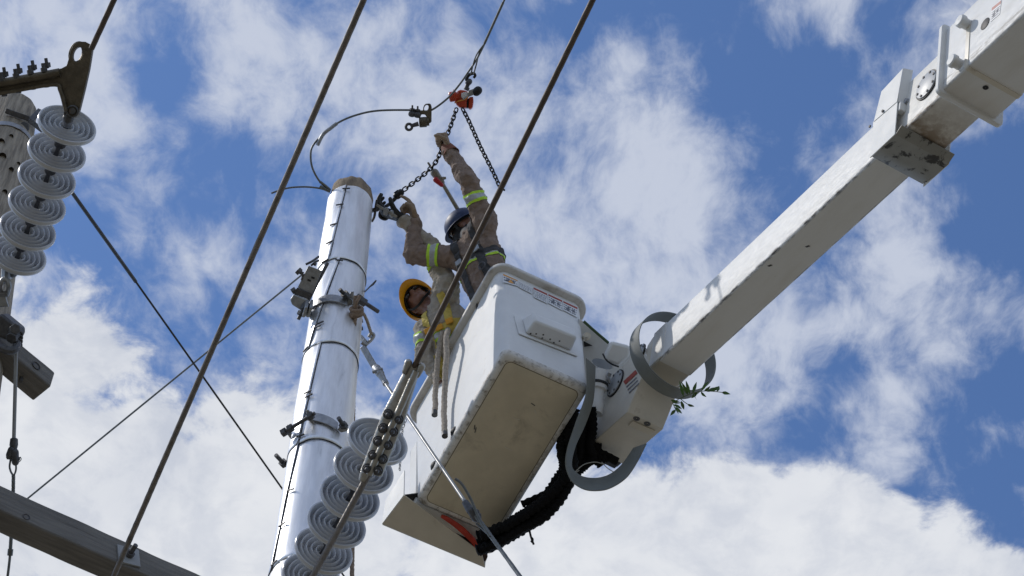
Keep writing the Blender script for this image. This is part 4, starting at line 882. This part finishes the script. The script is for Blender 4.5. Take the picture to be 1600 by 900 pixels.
def wrinkle(r, amp, seed):
    k = V((seed, seed * .7, 0))
    for i, p in enumerate(r.v):
        a = noise.noise(p * 9 + k); b = 1 - abs(noise.noise(V((p.x * 16, p.y * 16, p.z * 9)) + k * 2)) * 2; c = 1 - abs(noise.noise(p * 30 + k * 3)) * 2
        r.v[i] = p + r.n[i] * amp * (a * .9 + max(0, b) * .9 + c * .35 - .5)
    return r
def slab(src, p0, n_, lo, hi, cond, off):
    """strip of a garment between two planes, lifted off by off: tape or webbing"""
    bm = bmesh.new(); vs = [bm.verts.new(p) for p in src.v]
    keep = [f for f in src.f if cond(sum((src.v[i] for i in f), V()) / len(f))]
    for f in keep:
        try: bm.faces.new([vs[i] for i in f])
        except ValueError: pass
    for v in [v for v in bm.verts if not v.link_faces]: bm.verts.remove(v)
    for c, s_ in ((lo, 1), (hi, -1)):
        bmesh.ops.bisect_plane(bm, geom=bm.verts[:] + bm.edges[:] + bm.faces[:], plane_co=p0 + n_ * c, plane_no=n_ * s_, clear_inner=True)
    bm.normal_update(); bm.verts.index_update(); r = MB(); r.v = [v.co + v.normal * off for v in bm.verts]; r.f = [tuple(v.index for v in f.verts) for f in bm.faces]; bm.free()
    return r
def segdist(p, a, b):
    t = max(0, min(1, (p - a).dot(b - a) / (b - a).length_squared)); return (p - a.lerp(b, t)).length
def hand(mb, wr, d, n_, curls, g=1.12, thumb=1, fat=1.0):
    """wr wrist, d along the hand, n_ out of the palm; five separate fingers"""
    d = d.normalized(); n_ = (n_ - d * n_.dot(d)).normalized(); s_ = d.cross(n_) * thumb
    L = .095 * g
    for k in range(4):
        o_ = s_ * (.030 - .020 * k) * g; kn_ = wr + d * L * (1.0 - .04 * abs(k - 1)) + o_ * 1.15
        mb.capsule(wr + o_ * .55, kn_, .017 * g * fat, .014 * g * fat)
        p, a = kn_, 0
        for j, ln in enumerate((.044, .030, .022)):
            a += curls[k] * (1.0, 1.1, .8)[j]; q = p + (d * math.cos(rad(a)) + n_ * math.sin(rad(a))) * ln * g * (1, 1.08, 1.0, .82)[k]
            mb.capsule(p, q, (.0115 - .0012 * j) * g * fat, (.0108 - .0014 * j) * g * fat, 10); p = q
    p = wr + s_ * .026 * g + d * .012 * g; a = curls[4]
    for j, (ln, k) in enumerate(((.046, 0), (.034, .8), (.026, 1.5))):
        q = p + (d * .62 + s_ * (.75 - .45 * k) + n_ * (math.sin(rad(a)) * (.4 + k))).normalized() * ln * g; mb.capsule(p, q, (.0155 - .002 * j) * g * fat, (.0135 - .002 * j) * g * fat, 10); p = q
def oring(c, x, y, rx, ry, n=28): return [c + x * math.cos(t) * rx + y * math.sin(t) * ry for t in angs(n)]
def torso_rings(pel, nb, sx, fw, prof):
    r = []
    for t, wx, wy, fo in prof: r.append(oring(pel.lerp(nb, t) + fw * fo, sx, fw, wx, wy))
    return r
def helmet(root, Hc, hr, hf, hu, m, strapm, bk=1.0):
    c = Hc + hu * .035; out = []; inn = []
    for k in range(13):
        t = rad(-8 + 97.5 * k / 12); rx, ry, rz = .112 * (.94 + .06 * bk), .138 * (.92 + .08 * bk), .125 * (.92 + .08 * bk)
        ridge = lambda q: 1 + .03 * max(0, math.cos(2 * q - math.pi)) * math.sin(t)
        out.append([c + (hr * math.cos(q) * rx + hf * math.sin(q) * ry) * math.cos(t) * ridge(q) + hu * math.sin(t) * rz for q in angs(40)])
        inn.append([c + (hr * math.cos(q) * (rx - .004) + hf * math.sin(q) * (ry - .004)) * math.cos(t) + hu * (math.sin(t) * (rz - .004)) for q in angs(40)])
    he = obj('helmet', MB().loft(inn[::-1] + out, False), m, root, 60)
    def br(k, dz_):
        k = k * bk if k > 0 else k
        return [c + hr * math.cos(q) * (.110 + k * .6) + hf * math.sin(q) * (.135 + k * (1.7 if math.sin(q) > 0 else .75) * (.6 + .4 * abs(math.sin(q)))) + hu * (-.018 - k * .28 + dz_) for q in angs(48)]
    obj('brim', MB().loft([br(-.006, .004), br(.028, .004), br(.032, .001), br(.028, -.002), br(-.006, -.002)], False), m, he, 60)
    obj('headband', MB().loft([[c + hr * math.cos(q) * (.095 + e) + hf * math.sin(q) * (.118 + e) + hu * z_ for q in angs(32)] for z_, e in ((-.03, 0), (-.03, .004), (.015, .004), (.015, 0))], False), BLK, he)
    for s_ in (-1, 1):
        obj('chin_strap', MB().ribbon(spline([c + hr * s_ * .102 + hf * .03 - hu * .02, c + hr * s_ * .090 + hf * .03 - hu * .09, c + hr * s_ * .055 + hf * .05 - hu * .155, c + hr * s_ * .0 + hf * .062 - hu * .170], 5), [hf * .009] * 16, .003), strapm, he)
    return he
def head(mb, Hc, hr, hf, hu, nb):
    mb.ell(Hc + hu * .03 - hf * .01, hr * .078, hf * .098, hu * .10, 20); mb.ell(Hc - hu * .035 + hf * .022, hr * .064, hf * .076, hu * .085, 18)
    mb.ell(Hc - hu * .092 + hf * .062, hr * .030, hf * .028, hu * .024, 12)                                  # chin
    mb.capsule(Hc + hu * .018 + hf * .095, Hc - hu * .028 + hf * .112, .010, .015); mb.ell(Hc - hu * .030 + hf * .104, hr * .021, hf * .012, hu * .010, 10)   # nose
    for s_ in (-1, 1):
        mb.ell(Hc - hu * .01 + hr * s_ * .082 - hf * .008, hr * .010, hf * .022, hu * .032, 10)                # ear
        mb.ell(Hc + hu * .032 + hr * s_ * .033 + hf * .083, hr * .028, hf * .012, hu * .010, 10)               # brow
        mb.ell(Hc - hu * .018 + hr * s_ * .044 + hf * .072, hr * .020, hf * .016, hu * .018, 10)               # cheek
        mb.ell(Hc + hu * .012 + hr * s_ * .032 + hf * .082, hr * .013, hf * .010, hu * .010, 10)               # eye ball and lids
    mb.ell(Hc - hu * .058 + hf * .094, hr * .026, hf * .011, hu * .008, 10); mb.ell(Hc - hu * .070 + hf * .091, hr * .022, hf * .010, hu * .008, 10)           # lips
    mb.capsule(nb - hf * .01, Hc - hu * .05 - hf * .015, .062, .056)
PROF = [(-.10, .150, .105, -.01), (0, .165, .118, -.01), (.12, .160, .115, 0), (.35, .150, .110, .005), (.55, .165, .120, .008), (.75, .178, .125, .004), (.88, .172, .110, -.006), (.97, .130, .085, -.012), (1.03, .080, .065, -.012)]
def tape(src, a, b, t0, par, cond, w0=.075):
    n_ = (b - a).normalized(); p0 = a.lerp(b, t0); h_ = w0 / 2
    for nm, lo, hi, m, of in (('reflective_tape', -h_ * .5, h_ * .5, SILV, .005), ('lime_edging', -h_, -h_ * .5, LIME, .005), ('lime_edging', h_ * .5, h_, LIME, .005)):
        r = slab(src, p0, n_, lo, hi, cond, of)
        if r.f: obj(nm, r, m, par, 60)
def worker(label, hm, shm, pel, nb, Hc, hf, hu0, tt, dark_face, sh, arms, gloves, feet, hst, straps, gog):
    root = thing('person', label, 'person', (feet[0] + feet[1]) / 2)
    sp = (nb - pel).normalized(); sx = (sh[0] - sh[1]); sx = (sx - sp * sx.dot(sp)).normalized(); fw = sx.cross(sp); fw = fw if fw.dot(-LX_) > 0 else -fw
    hf = (hf - hu0 * hf.dot(hu0) / hu0.length_squared).normalized(); hr = hf.cross(hu0).normalized(); hu = hr.cross(hf)
    # skin: one continuous body
    mb = MB(); mb.loft(torso_rings(pel, nb, sx, fw, [(t, a_ - .03, b_ - .028, c_) for t, a_, b_, c_ in PROF])); head(mb, Hc, hr, hf, hu, nb)
    for (s_, e_, w_) in arms: mb.capsule(s_, e_, .05, .040); mb.capsule(e_, w_, .040, .029); mb.capsule(s_, pel.lerp(nb, .9), .05); mb.capsule(w_, w_ + (w_ - e_).normalized() * .05, .029, .026)
    hips = [pel + sx * .09 * k for k in (1, -1)]
    for h_, ft in zip(hips, feet):
        kn_ = h_.lerp(ft, .48) - LX_ * .05; mb.capsule(h_, kn_, .075, .052); mb.capsule(kn_, ft + V((0, 0, .06)), .052, .04); mb.capsule(ft + V((0, 0, .04)), ft + V((0, 0, .035)) - LX_ * .12, .036, .032)
    body = obj('body', remesh(mb, .008, 4), SKINM, root, 180)
    # shirt, wrinkled
    mb = MB(); mb.loft(torso_rings(pel, nb, sx, fw, PROF))
    for (s_, e_, w_) in arms:
        mb.capsule(s_, e_, .078, .062, 18); mb.capsule(e_, w_.lerp(e_, .06), .062, .046, 18); mb.capsule(s_, pel.lerp(nb, .86), .085, .10, 18); mb.capsule(s_.lerp(pel.lerp(nb, .6), .25), s_, .08)
        mb.lathe([(.046, 0), (.052, .004), (.052, .03), (.046, .034)], w_.lerp(e_, .12), w_ - e_, 16, True)
    mb.lathe([(.058, 0), (.078, .0), (.074, .03), (.062, .045)], nb - sp * .01, (Hc - nb), 18, True)
    shr = wrinkle(remesh(mb, .008, 4), .016, random.random() * 20); so = obj('shirt', shr, shm, root, 180)
    # trousers
    mb = MB(); mb.loft(torso_rings(pel, nb, sx, fw, [(-.16, .15, .115, -.01), (-.05, .172, .125, -.01), (.09, .162, .118, -.004)]))
    for h_, ft in zip(hips, feet): kn_ = h_.lerp(ft, .48) - LX_ * .05; mb.capsule(h_, kn_, .098, .075); mb.capsule(kn_, ft + V((0, 0, .09)), .075, .066)
    obj('trousers', remesh(mb, .012, 4), TROUS, root, 180)
    for ft in feet: mb = MB(); mb.capsule(ft + V((0, 0, .05)), ft + V((0, 0, .045)) - LX_ * .17, .05, .045); obj('boot', mb, RUBBER_AND_GAPS, root, 180)
    # tape and harness
    tor = lambda p: segdist(p, pel, nb) < .205 and all(segdist(p, s_.lerp(e_, .45), e_) > .10 for s_, e_, w_ in arms)
    tape(shr, pel, nb, tt, so, lambda p: tor(p))
    for (s_, e_, w_) in arms: tape(shr, s_, e_, .52, so, lambda p, s_=s_, e_=e_: segdist(p, s_, e_) < .11 and segdist(p, pel, nb) > .19)
    hs = None
    for k, (n_, c_, lo, hi, t0, t1) in enumerate(((sx, pel, .055, .105, .0, 1.1), (sx, pel, -.105, -.055, .0, 1.1), (sp, pel.lerp(nb, .68), -.022, .022, .6, .8), (sp, pel.lerp(nb, .14), -.03, .03, .0, .3))):
        r = slab(shr, c_, n_, lo, hi, lambda p: tor(p) and t0 * (nb - pel).length - .02 < (p - pel).dot(sp) < t1 * (nb - pel).length, .009)
        if r.f: obj('harness_strap', r, straps, so, 60)
    for k, (a_, t_) in enumerate(((.08, .70), (-.08, .70), (0.0, .68))):
        c_ = pel.lerp(nb, t_) + sx * a_ + fw * .143; mb = MB(); mb.box(c_, sx * .026, sp * .020, fw * .006); obj('buckle', mb, YBUC if straps is YSTR else STEEL, so, bevel=.004)
    mb = MB(); c_ = pel.lerp(nb, .50) + sx * .08 + fw * .142; mb.tube([c_ + (sx * math.cos(t) + sp * math.sin(t)) * .026 for t in angs(14)] + [c_ + sx * .026], .005, 7); obj('d_ring', mb, DARKST, so)
    # gloves
    for (s_, e_, w_), (d_, n_, cu, th, m, cf) in zip(arms, gloves):
        if d_ is None: continue
        mb = MB(); hand(mb, w_ + (w_ - e_).normalized() * .015, d_, n_, cu, 1.32 if m is BGLOVE else 1.14, th, 1.18); mb.capsule(w_ - (w_ - e_).normalized() * .05, w_ + (w_ - e_).normalized() * .02, .040 if cf else .034, .036)
        gl = obj('glove', remesh(mb, .0055, 2), m, root, 180)
        if cf: mb = MB(); mb.lathe([(.040, .05), (.046, .03), (.058, -.02), (.061, -.035), (.057, -.035), (.050, -.01), (.042, .03)], w_, w_ - e_, 22); obj('cuff', mb, CUFF, gl, 60)
    if dark_face:
        mb = MB(); mb.ell(Hc - hu * .03 + hf * .018, hr * .082, hf * .088, hu * .10, 18); mb.capsule(nb, Hc - hu * .05, .070, .066); mb.capsule(Hc - hu * .02 + hf * .09, Hc - hu * .05 + hf * .10, .03, .026)
        obj('dark_face_shell', remesh(mb, .008, 3), BLK, root, 180)  # plain black shell over the lower face and neck
    helmet(root, Hc, hr, hf, hu, hm, hst, .45 if dark_face else 1.0)
    for s_ in (-1, 1):
        mb = MB(); mb.ell(Hc + hu * .014 + hr * s_ * .034 + hf * .098, hr * .027, hu * .019, hf * .010, 14); gl = obj('glasses_lens', mb, LENS, root)
        mb = MB(); mb.tube([Hc + hu * .014 + hr * (s_ * .034 + .029 * math.cos(t)) + hf * (.099 - .012 * abs(math.cos(t)) * (1 if s_ * math.cos(t) > 0 else 0)) + hu * .021 * math.sin(t) for t in angs(18)] + [Hc + hu * .014 + hr * (s_ * .034 + .029) + hf * .095], .0035, 6)
        mb.tube([Hc + hu * .016 + hr * s_ * .062 + hf * .088, Hc + hu * .012 + hr * s_ * .086 + hf * .02, Hc + hu * .008 + hr * s_ * .086 - hf * .02], .003, 6); obj('glasses_frame', mb, gog, root)
    return root
# worker with the yellow helmet
wrA = P(628, 342, 15.42)
worker('worker in yellow helmet and khaki shirt reaching a black glove to the pole', YHAT, SHIRTB, kp(-.14, .20, 1.0), P(683, 484, 15.22), P(656, 471, 15.36), -RX * .62 + UP * .62 - FW * .3, FW * .82 - RX * .52 + UP * .10, .60, False,
       (P(695, 452, 15.24), P(666, 518, 15.18)), [(P(697, 446, 15.24), P(672, 384, 15.42), wrA), (P(668, 515, 15.16), P(662, 556, 15.02), P(688, 590, 14.9))],
       [(P(600, 333, 15.42) - wrA, FW * .3 + UP * .9, (34, 38, 40, 42, 30), -1, BGLOVE, False), (None,) * 6], [kp(-.10, .36, .035), kp(-.10, .08, .035)], BLK, YSTR, RUBBER_AND_GAPS)
# worker with the navy helmet
wrB, wrB2 = P(702, 236, 15.44), P(649, 348, 15.42)
worker('worker in navy helmet and brown shirt gripping the hoist chain overhead', BHAT, SHIRT, kp(-.13, -.32, 1.0), P(737, 372, 15.28), P(726, 357, 15.60), -RX * .70 - UP * .55 + FW * .1, FW * .52 - RX * .50 + UP * .66, .66, True,
       (P(756, 348, 15.22), P(714, 404, 15.26)), [(P(757, 346, 15.20), P(730, 278, 15.26), wrB), (P(714, 402, 15.24), P(644, 399, 15.28), wrB2)],
       [(P(694, 212, 15.52) - wrB, -RX + UP * .1, (78, 80, 80, 78, 55), 1, GLOVE, True), (P(642, 325, 15.48) - wrB2, -RX * .9 + UP * .2, (18, 62, 66, 64, 20), 1, GLOVE, False)], [kp(-.08, -.20, .035), kp(-.08, -.46, .035)], BLK, DGREY, GOGG)

# ------------------------------------------------------------------ lever hoist, chains and the wire being tensioned
dh = 15.55
rh = thing('lever_hoist', 'red lever chain hoist hanging from the tensioned wire above the workers', 'hoist', P(722, 172, dh))
def hx(x, y, d=0.0): return P(690 + x / 11.25, 120 + y / 11.25, dh + d)
mb = MB(); mb.prism([hx(x, y) for x, y in ((270, 250), (330, 225), (400, 235), (470, 260), (470, 330), (440, 430), (440, 545), (330, 545), (250, 480), (240, 380))], FW * .12); obj('gear_case', mb, HRED, rh, bevel=.010)
mb = MB(); mb.lathe([(.001, 0), (.030, 0), (.036, .006), (.036, .05), (.026, .056), (.026, .07)], hx(130, 360), hx(300, 330) - hx(130, 360), 20, True); obj('brake_cover', mb, HRED, rh)
mb = MB(); mb.lathe([(.040, 0), (.048, .004), (.048, .012), (.038, .014)], hx(215, 345), hx(300, 330) - hx(130, 360), 20, True); obj('hand_wheel', mb, HRED, rh)
mb = MB(); mb.prism([hx(x, y, .01) for x, y in ((480, 355), (555, 345), (560, 430), (545, 530), (505, 570), (470, 555))], FW * .10); obj('end_cover', mb, HRED, rh, bevel=.012)
mb = MB(); mb.prism([hx(x, y, .02) for x, y in ((400, 420), (480, 370), (475, 545), (420, 540), (395, 480))], FW * .08); obj('frame_plate', mb, RUBBER_AND_GAPS, rh, bevel=.004)
mb = MB(); mb.prism([hx(x, y, -.02) for x, y in ((345, 285), (430, 265), (470, 300), (460, 360), (380, 400), (340, 350))], FW * .02); obj('rating_plate', mb, STICK, rh, bevel=.004)
mb = MB(); mb.prism([hx(x, y, -.03) for x, y in ((470, 240), (590, 200), (600, 300), (470, 350), (380, 410), (360, 395), (450, 330))], FW * .03); lv = obj('lever', mb, STEEL, rh, bevel=.004)
mb = MB(); mb.capsule(hx(612, 265, -.015), hx(640, 240, -.015), .030, .030); mb.box(hx(625, 255, -.015), (hx(660, 245) - hx(625, 255)), (hx(620, 310) - hx(625, 255)), FW * .025); obj('grip', mb, RUBBER_AND_GAPS, lv, bevel=.008)
mb = MB(); mb.tube(spline([hx(240, 320, -.02), hx(250, 350, -.025), hx(245, 390, -.02)], 4), .006, 6); mb.tube(spline([hx(230, 460, -.01), hx(300, 425, -.02), hx(400, 400, -.02), hx(470, 350, -.03)], 5), .005, 6); obj('trim_bar', mb, SORG, rh)
mb = MB(); mb.cyl(hx(430, 235, .03), hx(455, 180, .03), .022, .018, n=10); mb.cyl(hx(440, 180, .03), hx(480, 95, .03), .015, n=10); mb.capsule(hx(470, 100, .03), hx(485, 85, .03), .022)
obj('swivel', mb, DARKST, rh)
mb = MB(); mb.tube(spline([hx(475, 100, .03), hx(440, 40, .03), hx(480, -30, .03), hx(560, -60, .03), hx(590, -20, .03), hx(560, 20, .03)], 7), .013, 8, rf=lambda t: 1.1 - .4 * t); obj('top_hook', mb, CHAIN, rh)
dc = 15.52
o = obj('load_chain', chain_mesh(spline([hx(262, 560), P(703, 200, dc), P(697, 214, dc), P(690, 231, dc), P(683, 250, dc), P(670, 266, dc), P(648, 284, dc), P(628, 299, dc)], 6), .028, .0052, .0135), CHAIN, rh, 60)
o['kind'] = 'stuff'
o = obj('hand_chain', chain_mesh(spline([hx(365, 560), P(733, 190, dh), P(750, 228, dh - .05), P(768, 264, dh - .1), P(781, 292, dh - .14)], 6), .028, .0052, .0135), CHAIN, rh, 60)
o['kind'] = 'stuff'
mb = MB(); mb.capsule(P(780, 291, dh - .14), P(788, 297, dh - .14), .012, .007); obj('chain_stop', mb, CHAIN, rh)
mb = MB(); mb.capsule(P(626, 301, dc), P(620, 306, dc), .026, .026); mb.cyl(P(618, 299, dc), P(626, 309, dc), .020, n=6); mb.cyl(P(620, 307, dc), P(610, 318, dc - .02), .016, .013, n=10); obj('bottom_hook_block', mb, CHAIN, rh)
mb = MB(); mb.tube(spline([P(611, 317, dc - .02), P(604, 322, dc - .04), P(596, 328, dc - .05), P(594, 338, dc - .05), P(602, 342, dc - .05), P(608, 337, dc - .05)], 6), .013, 8); obj('bottom_hook', mb, CHAIN, rh)
# clamp being held against the pole
rt_ = thing('pole_eye_bolt', 'steel eye bolt and wrench held against clad pole by black glove', 'bolt', on_pole(583, 335))
mb = MB(); a, b = P(588, 320, 15.32), P(620, 339, 15.28); t = (b - a).normalized(); mb.box((a + b) / 2, t * (b - a).length / 2, t.cross(FW).normalized() * .009, FW * .006); obj('wrench_bar', mb, TOOLG, rt_, bevel=.003)
mb = MB(); mb.tube(spline([P(589, 312, 15.36), P(587, 324, 15.36), P(585, 338, 15.36), P(581, 346, 15.38)], 5), .009, 8); mb.cyl(P(580, 329, 15.4), P(590, 327, 15.36), .016, n=8); obj('eye_bolt', mb, DARKST, rt_)
mb = MB(); mb.prism([P(x, y, 15.27) for x, y in ((599, 326), (605, 323), (608, 330), (604, 337), (598, 335))], FW * .03); mb.capsule(P(612, 331, 15.3), P(612, 337, 15.3), .014); obj('jaw', mb, STEEL, rt_, bevel=.004)
# grip tool on its stick
rs = thing('ratchet_grip', 'grey and red wire grip tool on a stick between chain and navy helmet', 'hand tool', P(722, 335, 15.6))
obj('stick', MB().cyl(P(692, 288, 15.58), P(730, 352, 15.66), .0135, .016, n=12), TOOLG, rs)
mb = MB(); mb.prism([P(x, y, 15.55) for x, y in ((667, 254), (670, 253), (683, 272), (692, 286), (688, 290), (680, 276))], FW * .02); obj('jaw_bar', mb, TOOLG, rs, bevel=.003)
mb = MB(); mb.capsule(P(679, 270, 15.57), P(690, 285, 15.57), .030, .022); mb.cyl(P(690, 279, 15.56), P(697, 278, 15.56), .014, .009, n=8); obj('head', mb, TOOLG, rs)
mb = MB(); mb.capsule(P(681, 281, 15.53), P(690, 289, 15.54), .020, .015); obj('red_catch', mb, TOOLR, rs)
# the slack earth wire with its dead-end shoe
zw = P(735, 118, dh).z
gw = [P(516, 297, 15.3), P(500, 284, 15.3), P(488, 262, 15.3), P(485.5, 240, 15.32), P(490, 226, 15.34), P(505, 210, 15.36), P(528, 192, 15.4), P(556, 180, 15.42), P(590, 173, 15.44), P(640, 172, 15.46), P(662, 174, 15.46), P(676, 171, 15.46), P(700, 153, 15.46), P(718, 132, 15.48), P(732, 112, 15.5)]
up_ = [PZ(745, 92, zw), PZ(760, 62, zw), PZ(788, 0, zw)]; up_.append(up_[-1] + (up_[-1] - up_[0]).normalized() * 16)
rw = thing('slack_earth_wire', 'slack thin steel wire curling from pole top up past the hoist', 'wire', P(516, 297, 15.3))
obj('strand', MB().tube(spline(gw + up_[:3], 12) + [up_[3]], .0072, 8), GUY, rw, 60)
obj('sleeve', MB().tube(spline([P(496, 227, 15.335), P(505, 210, 15.355), P(517, 200, 15.375), P(526, 193, 15.395)], 6), .0135, 10), STEEL, rw)
mb = MB(); mb.tube(spline([P(512, 298, 15.3), P(498, 294, 15.3), P(478, 292, 15.3), P(455, 293, 15.3), P(438, 297, 15.3), P(424, 302, 15.3)], 8), .0065, 8); mb.tube(spline([P(516, 299, 15.28), P(507, 295, 15.28), P(500, 291, 15.28)], 4), .012, 8); mb.tube(spline([P(516, 297, 15.28), P(508, 290, 15.28), P(500, 284, 15.29)], 4), .010, 8); obj('wire_tail', mb, GUY, rw)
mb = MB()
for s_ in (-1, 1): mb.tube(spline([P(738 + s_ * 2, 116, 15.5), P(742 + s_ * 2.5, 100, 15.48), P(747 + s_ * 1.5, 84, 15.44), PZ(757, 68, zw)], 8), .005, 7)
mb.tube(spline([PZ(757, 68, zw) , PZ(786, 4, zw)], 4), .0095, 8); obj('preformed_grip', mb, GUY, rw)
rx_ = thing('dead_end_shoe', 'small brown dead end shoe with eye bolt on the slack wire', 'wire clamp', P(660, 185, 15.45))
zq = lambda x, y, d=15.45: P(620 + x / 15, 150 + y / 15, d)
out = [zq(x, y) for x, y in ((310, 350), (420, 345), (530, 350), (610, 335), (620, 270), (640, 210), (680, 180), (760, 172), (800, 190), (815, 250), (812, 590), (790, 625), (660, 665), (640, 620), (690, 590), (690, 480), (660, 430), (600, 425), (520, 450), (430, 450), (310, 430))]
obj('body', plate(out, [[zq(690 + 52 * math.cos(t) + 14 * math.sin(t), 275 - 72 * math.sin(t)) for t in angs(16)]], FW * .035), BRONZE, rx_, 50, bevel=.006)
for x, y in ((360, 400), (485, 420)):
    mb = MB(); mb.cyl(zq(x, y + 40), zq(x + 5, y - 185), .009, .006, n=8); mb.cyl(zq(x, y - 60), zq(x + 2, y - 110), .018, n=6); mb.capsule(zq(x - 20, y + 20), zq(x + 10, y + 25), .022); obj('clamp_bolt', mb, DARKST, rx_)
mb = MB(); mb.lathe([(.001, 0), (.034, .002), (.036, .01), (.036, .05), (.028, .055), (.028, .07)], zq(520, 620, 15.46), zq(660, 610, 15.46) - zq(520, 620, 15.46), 18, True); obj('trunnion', mb, BRONZE, rx_)
mb = MB(); c = zq(285, 725); mb.tube([c + (RX * math.cos(t) + UP * math.sin(t)) * .021 for t in angs(16)] + [c + RX * .021], .010, 8); mb.cyl(zq(340, 700), zq(510, 650), .013, .017, n=10); obj('eye_bolt', mb, DARKST, rx_)
